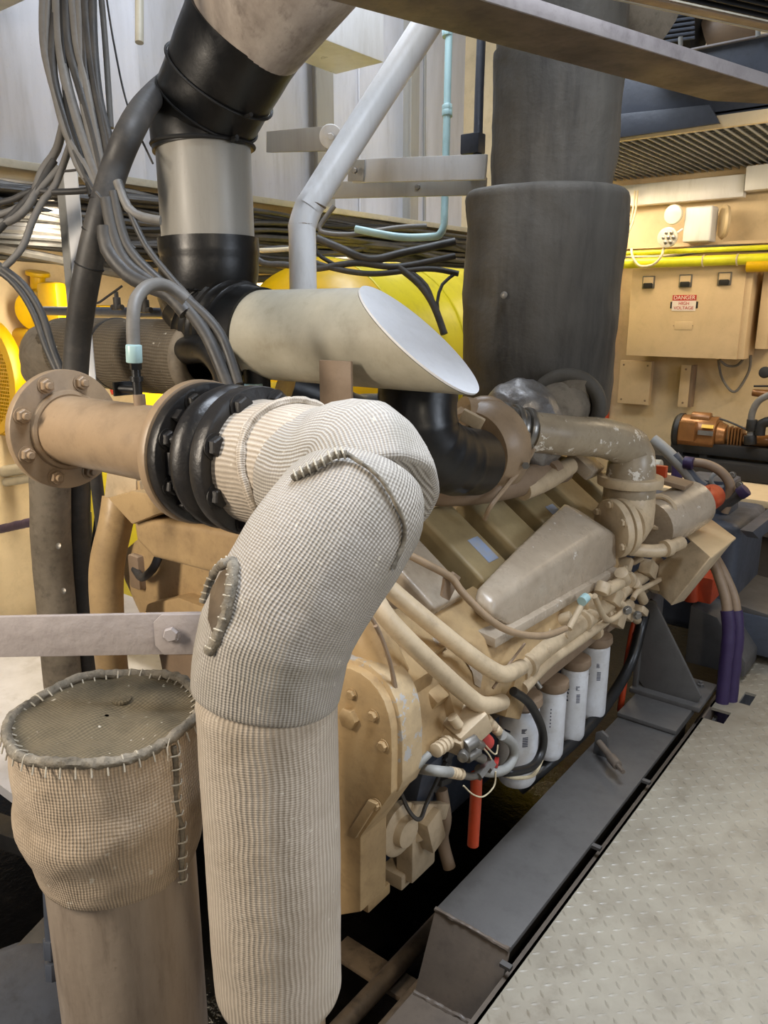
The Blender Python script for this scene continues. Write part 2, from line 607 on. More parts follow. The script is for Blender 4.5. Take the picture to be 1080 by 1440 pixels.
fx, fy = [FX, FX + 0.085, -0.585, 2.6], [-1.2, 3.02, 3.13, 3.24, 3.36, 4.75]
floor = struct('floor', grid_plate(fx, fy, lambda i, j: (i, j) in ((0, 1), (1, 3)), -0.012, 0.0), 'floor')
tb = MB()
a_ = 0.034
for i in range(int(1.9 / a_)):
    for j in range(int(3.7 / a_)):
        x, y = FX + 0.02 + i * a_, 0.75 + j * a_
        if x < FX + 0.15 and 2.98 < y < 3.4:
            continue
        if (x + 0.7) > (y - 0.4) * 0.95:
            continue
        an = PI / 4 if (i + j) % 2 else -PI / 4
        c, s_ = math.cos(an), math.sin(an)
        L, w, h = 0.0140, 0.0040, 0.0022
        p = [(-L, 0, 0), (-L * 0.3, -w, 0), (L * 0.3, -w, 0), (L, 0, 0), (L * 0.3, w, 0), (-L * 0.3, w, 0), (-L * 0.45, 0, h), (L * 0.45, 0, h)]
        v = [tb.bm.verts.new((x + q[0] * c - q[1] * s_, y + q[0] * s_ + q[1] * c, q[2])) for q in p]
        for f in ((0, 1, 6), (1, 2, 7, 6), (2, 3, 7), (3, 4, 7), (4, 5, 6, 7), (5, 0, 6)):
            tb.bm.faces.new([v[k] for k in f])
tag(tb.build('tread_bars', 'floor', floor, 20), kind='stuff')
lip = MB().box((FX + 0.004, 1.77, -0.03), (0.008, 5.9, 0.06)).box((FX - 0.016, 1.77, -0.052), (0.034, 5.9, 0.008))
lip.build('edge_angle', 'beam_brown', floor)
struct('trim_1', MB().box((FX + 0.02, 1.8, -0.33), (0.012, 6.0, 0.55)), 'beam')
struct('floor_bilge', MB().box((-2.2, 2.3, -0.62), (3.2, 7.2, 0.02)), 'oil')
# white plating on the port side
struct('floor_port', MB().box((-2.98, 3.3, -0.02), (1.8, 4.5, 0.04)), 'wall')

# hull side: warm lower part under the stringer, white upper part with frames
XW = -3.95
struct('wall_port_lower', MB().box((XW - 0.02, 2.6, 1.05), (0.04, 7.4, 2.2)), 'wall_warm')
XU = -3.75
struct('wall_port_upper', MB().box((XU - 0.02, 2.6, 3.3), (0.04, 7.4, 2.3)), 'wall')
struct('trim_2', MB().box((-3.63, 2.6, 2.2), (0.36, 7.4, 0.035), bev=0.004), 'duct_cream')
for k, (px, w) in enumerate(((150, 0.10), (446, 0.16), (572, 0.10), (662, 0.12))):
    q = ax(px, 180, XU + 0.03)
    struct('trim_%d' % (3 + k), MB().box((XU + 0.05, q.y, 3.3), (0.10, 0.012, 2.2)).box((XU + 0.10, q.y, 3.3), (0.012, w, 2.2)), 'duct_grey')
for px in (330, 505, 598):
    q = ax(px, 180, XU + 0.01)
    tag(MB().tube([(XU + 0.012, q.y, 2.22), (XU + 0.012, q.y, 4.4)], 0.008, 8).build('weld_seam', 'wall'), kind='structure')
# far bulkhead
YB = 5.9
struct('wall_far', MB().box((-1.4, YB + 0.02, 1.6), (5.2, 0.04, 4.4)), 'wall_warm')
struct('wall_near_port', MB().box((-3.9, -1.1, 1.8), (0.1, 0.04, 4.4)), 'wall_warm')
# ceiling with an open hatch above the engine and a skylight above the port side
cx, cy = [-4.0, -3.3, -1.9, -1.1, 0.45, 2.6], [-1.2, 0.7, 2.0, 2.35, 4.4, 5.95]
struct('ceiling', grid_plate(cx, cy, lambda i, j: (i, j) in ((3, 1), (3, 2), (1, 2), (1, 3)), 4.3, 4.34), 'wall')

# ================================================================== ENGINE BED
g = thing('engine_bed_rail', (-0.87, 2.3, -0.5), 'long dark grey box rail with sloped near end beside the deck plates', 'engine bed')
mb = MB().prism([(-0.985, 1.50, 0), (-0.755, 1.50, 0), (-0.755, 3.06, 0), (-0.985, 3.06, 0)], (0, 0, -0.016), 0.003)
mb.build('top_plate', 'beam', g)
MB().prism([(-0.985, 1.50, -0.001), (-0.755, 1.50, -0.001), (-0.758, 1.425, -0.205), (-0.985, 1.405, -0.205)], (0, 0.014, 0), 0.003).build('sloped_end_plate', 'beam_brown', g)
MB().box((-0.972, 2.32, -0.26), (0.014, 1.56, 0.5)).build('inner_web', 'beam', g)
MB().box((-0.80, 2.32, -0.26), (0.014, 1.56, 0.5)).build('outer_web', 'beam', g)
MB().box((-0.87, 1.15, -0.213), (0.24, 0.56, 0.014), bev=0.003).build('low_end_plate', 'beam_brown', g)
for px, py in ((708, 1355), (838, 1190), (908, 1098)):
    q = az(px, py, -0.01)
    MB().box((-0.742, q.y, -0.012), (0.03, 0.016, 0.01)).build('spacer_tab', 'beam', g)
wl = MB()
wl.tube([(-0.985, 1.50, 0.0), (-0.755, 1.50, 0.0)], 0.006, 8, fn=wrinkle(0.5, 80), step=0.006)
wl.tube([(-0.985, 1.405, -0.205), (-0.758, 1.425, -0.205)], 0.007, 8, fn=wrinkle(0.5, 80), step=0.006)
wl.split('weld_bead', 'beam_brown', g)
MB().box((-0.87, 2.93, 0.012), (0.235, 0.24, 0.018), bev=0.004).build('raised_pad', 'beam', g)
q = az(842, 1030, 0.0)
MB().prism([(-0.955, 2.50, 0), (-0.90, 2.50, 0), (-0.905, 2.50, 0.085), (-0.93, 2.50, 0.10), (-0.952, 2.50, 0.085)], (0, 0.014, 0), 0.002).build('lug', 'beam', g)
mb = MB().cyl((-0.928, 2.48, 0.065), (-0.86, 2.42, 0.062), 0.013, n=10).cyl((-0.86, 2.42, 0.062), (-0.82, 2.385, 0.061), 0.018, n=10, bev=0.003).cyl((-0.82, 2.385, 0.061), (-0.79, 2.36, 0.06), 0.008, n=8)
mb.build('jacking_bolt', 'beam_brown', g)

# bilge pieces in the dark under the engine
for k, (a, b, lab) in enumerate((((-1.22, 0.7, -0.45), (-1.22, 2.0, -0.45), 'oily dark pipe in the bilge, farther from the box rail'), ((-1.09, 0.8, -0.42), (-1.09, 2.4, -0.42), 'oily dark pipe in the bilge, nearer to the box rail'))):
    tag(MB().tube([a, b], 0.03, 12).build('bilge_pipe', 'plank'), lab, 'pipe', 'bilge pipes')
g = thing('bilge_grillage', (-1.2, 1.5, -0.6), 'dirty steel cross pieces low in the bilge below the engine', 'frame')
for y in (1.2, 1.62):
    MB().box((-1.2, y, -0.49), (0.5, 0.09, 0.02), bev=0.004).build('cross_piece', 'plank', g)
tag(MB().box((-1.03, 0.72, -0.32), (0.34, 0.34, 0.02), Matrix.Rotation(0.5, 3, 'Z'), 0.004).build('foot_plate', 'beam'), 'dark grey foot plate beneath the bottom end of the lagged riser', 'plate')

# ================================================================== REAR MOUNT AND GEARBOX
g = thing('engine_mount', (-0.85, 3.05, 0.02), 'dark grey welded mounting bracket with triangular gusset on the box rail', 'bracket')
MB().prism([(-0.955, 3.05, 0.43), (-0.99, 3.05, 0.43), (-0.995, 3.05, 0.07), (-0.965, 3.05, 0.04), (-0.745, 3.05, 0.04), (-0.735, 3.05, 0.075)], (0, 0.016, 0), 0.003).build('gusset', 'beam', g)
MB().box((-0.87, 3.14, 0.03), (0.29, 0.26, 0.022), bev=0.005).build('base_plate', 'beam', g)
MB().box((-1.0, 3.16, 0.25), (0.02, 0.26, 0.42), bev=0.004).build('back_plate', 'beam', g)
for x, y in ((-0.76, 3.10), (-0.78, 3.21)):
    bolt(g, (x, y, 0.04), Z1, 0.016, 'beam', True)
g = thing('gearbox', (-0.95, 3.75, -0.02), 'slate grey marine gearbox with stepped cast foot behind the engine', 'gearbox')
MB().box((-1.15, 3.95, 0.36), (0.7, 0.55, 0.56), bev=0.05, seg=3).build('casing', 'slate', g)
MB().prism([(-0.92, 3.45, 0.02), (-0.92, 3.45, 0.30), (-0.80, 3.45, 0.27), (-0.66, 3.45, 0.09), (-0.66, 3.45, 0.02)], (0, 0.22, 0), 0.012).build('stepped_foot', 'beam', g)
MB().box((-0.72, 3.92, 0.25), (0.26, 0.5, 0.03), Matrix.Rotation(0.12, 3, 'Y'), 0.005).build('flange_plate', 'beam', g)
MB().prism([(-0.85, 3.66, 0.05), (-0.85, 3.66, 0.24), (-0.6, 3.66, 0.24), (-0.52, 3.66, 0.05)], (0, 0.3, 0), 0.01).build('side_box', 'slate', g)
c = ay(1000, 700, 3.95)
MB().box(c, (0.22, 0.2, 0.22), bev=0.02).build('control_block', 'slate', g)
mb = MB().torus(ay(1011, 675, 3.85), (0.5, -0.85, 0.1), 0.036, 0.011, 28, 8).cyl(ay(1011, 690, 3.85), ay(1011, 712, 3.85), 0.016, n=12)
mb.build('lifting_eye', 'galv', g)
for px, py, r in ((1030, 668, 0.014), (1040, 682, 0.014), (1022, 700, 0.012), (1004, 692, 0.012)):
    bolt(g, ay(px, py, 3.84), (0, -1, 0.2), r, 'steel')

# ================================================================== DIESEL ENGINE
E_ = thing('diesel_engine', (-1.6, 2.3, -0.35), 'big tan painted vee diesel engine with rows of tilted rocker covers', 'engine')
T = Vector((math.cos(0.62), 0, -math.sin(0.62)))
Nn = Vector((math.sin(0.62), 0, math.cos(0.62)))
RB = Matrix(((T.x, 0, Nn.x), (0, 1, 0), (T.z, 0, Nn.z)))
O = Vector((-1.115, 0, 0.80))


def bank(t, y, n):
    return O + T * t + Nn * n + Vector((0, y, 0))


# crankcase and oil pan, colours darkened for the shade under the engine
MB().prism([(-2.0, 1.44, 0.0), (-1.36, 1.44, 0.0), (-1.30, 1.44, 0.36), (-1.12, 1.44, 0.50), (-1.60, 1.44, 0.78), (-2.1, 1.44, 0.52)], (0, 1.85, 0), 0.02).build('crankcase', 'brown_plate', E_)
MB().prism([(-2.0, 1.5, 0.03), (-1.38, 1.5, 0.03), (-1.42, 1.5, -0.34), (-1.9, 1.5, -0.34)], (0, 1.7, 0), 0.02).build('oil_pan', 'slate', E_)
# cylinder heads and rocker covers, six along the bank
for k in range(6):
    y = 1.755 + 0.272 * k
    MB().box(bank(-0.15, y, -0.245), (0.34, 0.235, 0.20), RB, 0.014).build('cylinder_head', 'tan', E_)
    m_ = 'cooler' if k == 0 else 'olive'  # nearest cover greyer: the cool light on it is put into the colour
    cv = MB().box(bank(-0.155, y, -0.07), (0.31, 0.178, 0.14), RB, 0.015, 3).build('rocker_cover', m_, E_)
    MB().box(bank(-0.155, y, -0.138), (0.325, 0.23, 0.018), RB, 0.005).build('cover_flange', m_, cv)
    for t, dy in ((-0.012, 0.085), (-0.012, -0.085)):
        put('bolt', bolt_mesh('steel', False), cv, bank(t, y + dy * 0.8, -0.05), T, 0.3, 0.012)
    if k in (1, 3):
        MB().box(bank(-0.10, y + 0.03, 0.0008), (0.10, 0.06, 0.0016), RB).build('sticker', 'sticker', cv)
    if k == 3:
        MB().box(bank(-0.055, y + 0.03, 0.0012), (0.055, 0.035, 0.002), RB).build('yellow_sticker', 'yellow', cv)
# far bank, mostly hidden
MB().box((-2.05, 2.35, 0.72), (0.5, 1.75, 0.4), Matrix.Rotation(-0.6, 3, 'Y'), 0.04).build('far_bank_cover', 'tan', E_)
# inlet manifold base with gasket remains
MB().prism([(-1.16, 1.56, 0.78), (-1.02, 1.56, 0.70), (-0.965, 1.56, 0.55), (-0.985, 1.56, 0.49), (-1.16, 1.56, 0.52)], (0, 1.2, 0), 0.012).build('manifold_base', 'tan', E_)
# near end blocks of the bank
MB().prism([(-1.36, 1.42, 0.86), (-1.14, 1.42, 0.83), (-1.02, 1.42, 0.70), (-1.06, 1.42, 0.52), (-1.40, 1.42, 0.60)], (0, 0.12, 0), 0.014).build('end_cover', 'tan', E_)
MB().box(ax(600, 966, -1.08), (0.13, 0.15, 0.12), RB, 0.012).build('end_block', 'tan', E_)
MB().box(ax(575, 900, -1.12), (0.16, 0.10, 0.10), RB, 0.012).build('end_block', 'tan', E_)
MB().prism([(-1.13, 1.40, 0.74), (-1.03, 1.40, 0.66), (-0.985, 1.40, 0.50), (-1.10, 1.40, 0.44), (-1.18, 1.40, 0.54)], (0, 0.2, 0), 0.018).build('corner_block', 'tan', E_)

# aftercooler: long rounded housing outboard of the covers
X0 = -1.005
pol = [ax(690, 868, X0), ax(697, 846, X0), ax(770, 796, X0), ax(850, 744, X0), ax(868, 752, X0), ax(869, 797, X0), ax(800, 838, X0), ax(718, 884, X0)]
mb = MB()
tbm = bmesh.new()
va = [tbm.verts.new(p) for p in pol]
vb = [tbm.verts.new(p + Vector((-0.165, 0.0, 0.075)) * (0.35 + 0.65 * min(1, max(0, (p.y - 1.75) / 0.8)))) for p in pol]
tbm.faces.new(va)
tbm.faces.new(vb[::-1])
for i in range(len(pol)):
    j = (i + 1) % len(pol)
    tbm.faces.new((va[i], vb[i], vb[j], va[j]))
bmesh.ops.recalc_face_normals(tbm, faces=tbm.faces)
bmesh.ops.bevel(tbm, geom=tbm.edges[:], offset=0.02, segments=5, affect='EDGES', profile=0.5, clamp_overlap=True)
mb.absorb(tbm)
ac = mb.build('aftercooler', 'cooler', E_, 50)
mb = MB().prism([(X0 + 0.02, 1.78, 0.705), (X0 + 0.02, 2.70, 0.665), (X0 + 0.02, 2.70, 0.635), (X0 + 0.02, 1.78, 0.675)], (-0.19, 0, 0.03), 0.006)
mb.build('base_flange', 'cooler', ac)
# flange and elbow at its far end
ye = 2.74
ce = ay(868, 742, ye)
en = Vector((0.55, 0.83, 0.08)).normalized()
e_s = en.cross(Z1).normalized()
mb = MB().cyl(ce - en * 0.03, ce, 0.112, n=40, bev=0.006).cyl(ce + en * 0.010, ce + en * 0.035, 0.108, n=40, bev=0.004)
el = mb.build('elbow_flange', 'tan_light', E_)
for k in range(6):
    a = PI / 6 + k * PI / 3
    put('bolt', bolt_mesh('tan_light', False), el, ce - en * 0.03 + (e_s * math.cos(a) + en.cross(e_s) * math.sin(a)) * 0.094, -en, 0.2, 0.014)
rc = ay(885, 690, 2.86)
top = ay(888, 640, 2.86)
MB().tube([ce + Vector((0, 0.03, 0)), ce + Vector((0.0, 0.10, 0.01)), Vector((rc.x, rc.y, ce.z + 0.09)), Vector((rc.x, rc.y, rc.z + 0.0))], [0.096, 0.098, 0.098, 0.094], 28).build('riser_elbow', 'tan_light', E_)
zf = ay(888, 680, 2.86).z
MB().cyl((rc.x, rc.y, zf - 0.075), (rc.x, rc.y, zf - 0.008), 0.097, n=36, bev=0.006).build('riser_pipe', 'worn_pipe', E_)
MB().cyl((rc.x, rc.y, zf - 0.006), (rc.x, rc.y, zf + 0.03), 0.122, n=40, bev=0.006).build('riser_flange', 'tan_light', E_)
# charge air pipe from the turbocharger to the riser
p0, p1, p2 = ad(742, 607, 2.62), ad(800, 613, 2.70), ad(850, 616, 2.82)
MB().tube([p0, p0.lerp(p1, 0.5), p1, p2, ad(884, 630, 2.93), Vector((rc.x, rc.y, top.z - 0.03)), Vector((rc.x, rc.y, zf + 0.02))], [0.068, 0.069, 0.069, 0.072, 0.08, 0.088, 0.093], 30, fn=wrinkle(0.012, 10)).build('charge_air_pipe', 'worn_pipe', E_)

# turbocharger
tc = ad(683, 628, 2.56)
td = (ad(742, 600, 2.72) - ad(640, 640, 2.42)).normalized()
th = MB().lathe(tc - td * 0.07, td, [(0, 0.09), (0.0, 0.13), (0.03, 0.152), (0.08, 0.158), (0.11, 0.15), (0.13, 0.12), (0.14, 0.05)], 40).build('turbocharger', 'tan_pipe', E_)
sp = [tc + (X1 * math.cos(a) * 0.6 + Z1 * math.sin(a) + Y1 * math.cos(a) * 0.25) * (0.125 + 0.010 * a / PI) for a in [PI * 0.5 + k * PI / 10 for k in range(-6, 17)]]
MB().tube(sp, [0.032 + 0.022 * k / 22 for k in range(23)], 18).build('compressor_volute', 'tan_pipe', th)
MB().tube([ad(648, 588, 2.52), ad(690, 596, 2.56), ad(712, 600, 2.6)], [0.072, 0.07, 0.067], 28).build('outlet_neck', 'tan_pipe', th)
mb = MB()
for px, r in ((700, 0.078), (708, 0.070), (716, 0.079), (724, 0.070), (733, 0.079)):
    c0 = ad(px, 597 + (px - 700) * 0.22, 2.58 + (px - 700) * 0.001)
    mb.cyl(c0, c0 + (p0 - ad(700, 597, 2.58)).normalized() * 0.024, r, n=32, bev=0.006)
mb.build('clamped_coupling', 'steel', th)
mb = MB().box(ad(664, 590, 2.44), (0.075, 0.02, 0.04), Matrix.Rotation(0.5, 3, 'Y') @ Matrix.Rotation(0.4, 3, 'Z'), 0.003)
mb.build('name_plate', 'tan_light', th)
wr = ad(722, 598, 2.83)
pw = [(0, 0.05)] + [(0.01 + 0.0095 * k, 0.13 + 0.05 * math.sin((k + 1) / 21 * PI)) for k in range(20)] + [(0.205, 0.05)]
MB().lathe(wr - Vector((0.0, 0.10, 0.02)), (0.35, 0.9, 0.1), pw, 64, wob=lambda a, t, r: 1 + 0.09 * noise.noise(Vector((math.cos(a) * 2.2, math.sin(a) * 2.2, t * 14))) + 0.04 * noise.noise(Vector((math.cos(a) * 6, math.sin(a) * 6, t * 40)))).build('heat_wrap', 'silver', th, 80)
MB().tube([ad(748, 602, 2.80), ad(772, 585, 2.80), ad(792, 572, 2.86), ad(800, 560, 3.0)], [0.09, 0.098, 0.098, 0.098], 26, fn=wrinkle(0.03)).build('exhaust_elbow', 'lag_side', th)
MB().torus(ad(796, 573, 2.86), (0.4, -0.85, -0.1), 0.118, 0.028, 36, 10).build('lagging_ring', 'lagging', th)
MB().tube([ad(752, 628, 2.62), ad(745, 642, 2.56), ad(732, 660, 2.50), ad(712, 684, 2.46), ad(690, 712, 2.42), ad(682, 730, 2.46)], 0.008, 8).build('oil_drain_tube', 'tan_pipe', th)
mb = MB()
for px, py in ((640, 642), (676, 612), (704, 652), (668, 668), (740, 655)):
    mb.lathe(ad(px, py, 2.46), (0.3, -0.9, 0.2), [(0, 0.012), (0.014, 0.012)], 6)
mb.split('housing_screw', 'steel', th)
# manifold clutter between the turbocharger and the covers
MB().tube([ad(600, 690, 2.5), ad(650, 690, 2.5), ad(720, 680, 2.6), ad(790, 660, 2.9)], 0.05, 18).build('exhaust_manifold', 'brown_plate', E_)
MB().tube([ad(735, 690, 2.62), ad(770, 675, 2.72), ad(800, 655, 2.85)], 0.035, 16).build('crossover_pipe', 'tan_light', E_)
MB().cyl(ad(770, 665, 2.75), ad(778, 660, 2.78), 0.043, n=20).build('pipe_clamp', 'brown_plate', E_)
MB().box(ad(822, 652, 3.0), (0.12, 0.12, 0.05), RB, 0.01).build('rear_cover', 'cooler', E_)
# rear water manifold seen past the riser
q = ay(955, 715, 3.2)
MB().tube([ay(915, 740, 3.0), ay(940, 728, 3.12), ay(975, 708, 3.3)], [0.10, 0.105, 0.10], 26).build('rear_manifold', 'cooler', E_)
MB().torus(ay(925, 720, 3.02), (0.1, -0.9, 0.3), 0.062, 0.012, 28, 8).build('manifold_clamp', 'tan_light', E_)
MB().box(ay(942, 676, 3.2), (0.16, 0.12, 0.018), Matrix.Rotation(0.15, 3, 'Y'), 0.003).build('top_plate', 'brown_plate', E_)
MB().tube([ay(885, 772, 2.80), ay(918, 775, 2.86), ay(936, 772, 2.90), ay(958, 763, 3.0)], 0.026, 14).build('drain_pipe', 'tan_light', E_)
MB().cyl(ay(934, 772, 2.885), ay(941, 770, 2.91), 0.033, n=20).build('drain_clamp', 'tan_light', E_)

# tubes along the engine side
MB().tube([ax(505, 800, -1.12), ax(523, 832, -1.09), ax(545, 870, -1.04), ax(600, 926, -0.985), ax(660, 980, -0.945), ax(682, 992, -0.93), ax(706, 987, -0.95)], 0.0235, 16).build('coolant_tube', 'tan_light', E_)
MB().tube([ax(520, 800, -1.14), ax(548, 828, -1.10), ax(600, 872, -1.04), ax(660, 920, -0.975), ax(694, 943, -0.94), ax(712, 948, -0.93), ax(733, 938, -0.95)], 0.0235, 16).build('coolant_tube', 'tan_light', E_)
MB().tube([ax(728, 945, -0.985), ax(760, 915, -0.985), ax(840, 858, -0.985), ax(868, 835, -0.985)], 0.034, 16).build('fuel_rail_tube', 'tan_light', E_)
MB().tube([ax(868, 836, -0.985), ax(900, 812, -0.985), ax(925, 792, -0.985)], 0.030, 16).build('fuel_rail_tube', 'tan_light', E_)
MB().tube([ax(733, 968, -0.965), ax(770, 930, -0.965), ax(815, 898, -0.965), ax(850, 872, -0.965)], 0.022, 14).build('return_tube', 'tan_light', E_)
MB().tube([ax(858, 866, -0.965), ax(885, 850, -0.965)], 0.022, 14).build('return_tube', 'tan_light', E_)
MB().box(ax(722, 968, -0.985), (0.05, 0.11, 0.17), Matrix.Rotation(-0.5, 3, 'X'), 0.008).build('tube_block', 'tan', E_)
mb = MB()
for px, py, r in ((820, 872, 0.037), (838, 889, 0.026), (852, 864, 0.027), (867, 836, 0.036), (883, 815, 0.033), (742, 935, 0.036)):
    c0 = ax(px, py, -0.975)
    mb.cyl(c0 - Y1 * 0.012, c0 + Y1 * 0.012, r, n=18, bev=0.003)
mb.split('tube_clip', 'tan_light', E_)
mb = MB()
rnd = random.Random(3)
for k in range(20):
    t = k / 19
    px, py = 745 + 140 * t, 925 - 118 * t
    c0 = ax(px + rnd.uniform(-6, 6), py - 12 + rnd.uniform(-9, 7), -1.01)
    if k % 3 == 0:
        mb.box(c0, (0.05, 0.04, 0.06), Matrix.Rotation(rnd.uniform(-0.6, 0.6), 3, 'X'), 0.006)
    else:
        d = Vector((0.7, rnd.uniform(-0.3, 0.3), rnd.uniform(0.1, 0.6)))
        mb.cyl(c0, c0 + d.normalized() * rnd.uniform(0.03, 0.07), rnd.uniform(0.009, 0.02), n=10, bev=0.002)
mb.split('injector_fitting', 'tan_light', E_)
mb = MB()
for px, py, w, h in ((862, 838, 0.05, 0.06), (880, 862, 0.045, 0.05), (868, 866, 0.05, 0.08), (912, 800, 0.06, 0.06), (925, 818, 0.04, 0.09), (900, 858, 0.05, 0.03)):
    mb.box(ax(px, py, -0.96), (0.05, w * 1.6, h), Matrix.Rotation(-0.55, 3, 'X'), 0.008)
for a, b, r in (((852, 830), (872, 820), 0.022), ((868, 846), (896, 872), 0.018), ((873, 805), (878, 818), 0.025), ((893, 820), (905, 845), 0.02), ((845, 835), (850, 820), 0.025)):
    mb.cyl(ax(*a, -0.95), ax(*b, -0.95), r, n=14, bev=0.003)
mb.build('pump_body', 'tan_light', E_)
for pts in ([(836, 838), (846, 862), (855, 872), (866, 868), (878, 858)], [(890, 842), (897, 832), (915, 822), (933, 812)], [(800, 884), (812, 862), (820, 848), (830, 838)]):
    MB().tube([ax(px, py, -0.935) for px, py in pts], 0.0105, 10).build('pipe_bend', 'tan_light', E_)
mb = MB().cyl(ax(818, 846, -0.93), ax(824, 840, -0.93), 0.016, n=12)
mb.build('green_stained_fitting', 'cyan', E_)
for px, py in ((896, 865), (882, 858)):
    bolt(E_, ax(px, py, -0.915), (0.7, -0.7, 0), 0.014, 'steel')
# breather hose and clip
MB().tube([ax(575, 780, -1.10), ax(598, 792, -1.08), ax(634, 812, -1.05), ax(652, 835, -1.02), ax(690, 872, -0.97), ax(725, 890, -0.94), ax(765, 894, -0.92), ax(795, 884, -0.92)], 0.0105, 10).build('breather_hose', 'tan_pipe', E_)
MB().prism([ax(626, 815, -1.06), ax(640, 806, -1.06), ax(648, 812, -1.06), ax(632, 845, -1.06), ax(622, 840, -1.06)], (-0.008, 0, 0.004), 0.001).build('hose_clip', 'brown_plate', E_)

# filter bracket and four spin-on filters
MB().prism([ax(720, 965, -1.0), ax(742, 948, -1.0), ax(815, 900, -1.0), ax(868, 868, -1.0), ax(872, 880, -1.0), ax(835, 905, -1.0), ax(750, 975, -1.0), ax(725, 985, -1.0)], (-0.09, 0, 0.01), 0.01).build('filter_bracket', 'brown_plate', E_)
for k, (px, ytop, ybot, wpx, txt) in enumerate(((731, 990, 1092, 56, 1), (777, 968, 1057, 40, 0), (809, 937, 1030, 38, 1), (838, 905, 998, 40, 1))):
    c0, c1 = ax(px, ytop, -1.02), ax(px, ybot, -1.02)
    dd = (c0 - EYE).dot(FW)
    r = wpx / 2 / FOC * dd
    hgt = (c0.z - c1.z)
    fl = MB().lathe((c0.x, c0.y, c0.z - hgt), Z1, [(0, r * 0.55), (0.004, r * 0.86), (0.018, r * 0.985), (0.03, r), (hgt - 0.012, r), (hgt - 0.004, r * 0.97), (hgt, r * 0.9)], 36).build('oil_filter', 'filter', E_)
    MB().lathe((c0.x, c0.y, c0.z + 0.001), Z1, [(0, r * 1.0), (0.012, r * 1.14), (0.035, r * 1.1), (0.045, r * 0.6)], 32).build('filter_head', 'brown_plate', fl)
    va_ = math.atan2(-c0.y, -c0.x)
    mb = MB()
    q_ = random.Random(k)

    def patch(a0, a1, z0, z1):
        for s_ in range(3):
            b0, b1 = a0 + (a1 - a0) * s_ / 3, a0 + (a1 - a0) * (s_ + 1) / 3
            rr = r * 1.006
            v = [mb.bm.verts.new((c0.x + rr * math.cos(b), c0.y + rr * math.sin(b), c0.z - hgt + z)) for b, z in ((b0, z0), (b1, z0), (b1, z1), (b0, z1))]
            mb.bm.faces.new(v)
    if txt:
        for j in range(5):
            zz = hgt * (0.80 - 0.012 * j)
            patch(va_ + 0.15, va_ + 0.15 + q_.uniform(0.12, 0.3), zz, zz + 0.0022)
        for j in range(6):
            zz = hgt * 0.58 + j * 0.006
            patch(va_ + 0.22, va_ + 0.5, zz, zz + 0.0035)
        for j in range(4):
            patch(va_ - 0.75, va_ - 0.75 + q_.uniform(0.25, 0.5), hgt * (0.74 - 0.05 * j), hgt * (0.74 - 0.05 * j) + 0.006)
    else:
        for j in range(6):
            patch(va_ - 0.05, va_ + 0.03, hgt * (0.78 - 0.05 * j), hgt * (0.78 - 0.05 * j) + 0.005)
    mb.build('printing', 'ink', fl)
MB().cyl(ax(750, 953, -0.985), ax(760, 968, -0.96), 0.010, n=10).build('pressure_tapping', 'steel', E_)

# front gear housing
gp = [(380, 940), (450, 934), (474, 936), (492, 940), (507, 947), (520, 957), (531, 970), (540, 986), (546, 1004), (550, 1026), (551, 1060), (550, 1117), (507, 1177), (507, 1283), (400, 1300)]
gh = MB().prism([ay(px, py, 1.30) for px, py in gp], (0, 0.11, 0), 0.006).build('gear_housing', 'tan', E_)
rim = [(380, 926), (450, 921), (478, 922), (500, 927), (520, 936), (535, 949), (548, 966), (557, 986), (563, 1010), (566, 1040), (566, 1100), (560, 1115), (380, 1117)]
MB().prism([ay(px, py, 1.325) for px, py in rim], (0, 0.085, 0), 0.008).build('housing_rim', 'chipped', gh)
for px, py, r in ((495, 976, 0.012), (525, 1006, 0.013), (539, 1048, 0.013), (529, 1131, 0.013), (498, 1171, 0.012)):
    put('bolt', bolt_mesh('tan', False), gh, ay(px, py, 1.298), -Y1, 0.4, r)
mb = MB().lathe(ay(493, 1008, 1.30), -Y1, [(0, 0.028), (0.016, 0.027), (0.018, 0.024)], 6)
mb.build('hex_plug', 'tan', gh)
mb = MB().prism([ay(521, 1122, 1.296), ay(534, 1128, 1.296), ay(503, 1177, 1.296), ay(490, 1172, 1.296)], (0, -0.012, 0), 0.004)
mb.build('cast_lug', 'tan', gh)
MB().box(ay(520, 1255, 1.42), (0.07, 0.10, 0.035), bev=0.006).build('foot_block', 'tan', gh)
MB().box(ay(490, 1240, 1.32) + Vector((-0.06, 0.06, -0.05)), (0.03, 0.02, 0.06), bev=0.004).build('drain_boss', 'tan', gh)
# engine side accessory drive below the tubes
pu = ay(566, 1168, 1.50)
MB().lathe(pu + Vector((-0.085, 0, 0.005)), (1.0, -0.05, 0.0), [(0, 0.05), (0.03, 0.055), (0.055, 0.06), (0.06, 0.075), (0.085, 0.077), (0.09, 0.07), (0.092, 0.045), (0.112, 0.04), (0.116, 0.02)], 36).build('pump_pulley', 'tan_light', E_)
mb = MB()
for px, py, sx, sy, sz, rz in ((585, 1190, 0.06, 0.12, 0.16, 0), (605, 1165, 0.05, 0.07, 0.12, 0.3), (572, 1215, 0.08, 0.16, 0.05, 0), (600, 1140, 0.03, 0.22, 0.05, -0.5)):
    mb.box(ay(px, py, 1.62), (sx, sy, sz), Matrix.Rotation(rz, 3, 'X'), 0.008)
mb.cyl(ay(575, 1140, 1.6), ay(590, 1180, 1.6), 0.025, n=14, bev=0.004)
mb.split('pump_bracket', 'tan_light', E_)
MB().box(ay(585, 1095, 1.66), (0.10, 0.12, 0.20), Matrix.Rotation(0.2, 3, 'Y'), 0.01).build('dark_bracket', 'slate', E_)
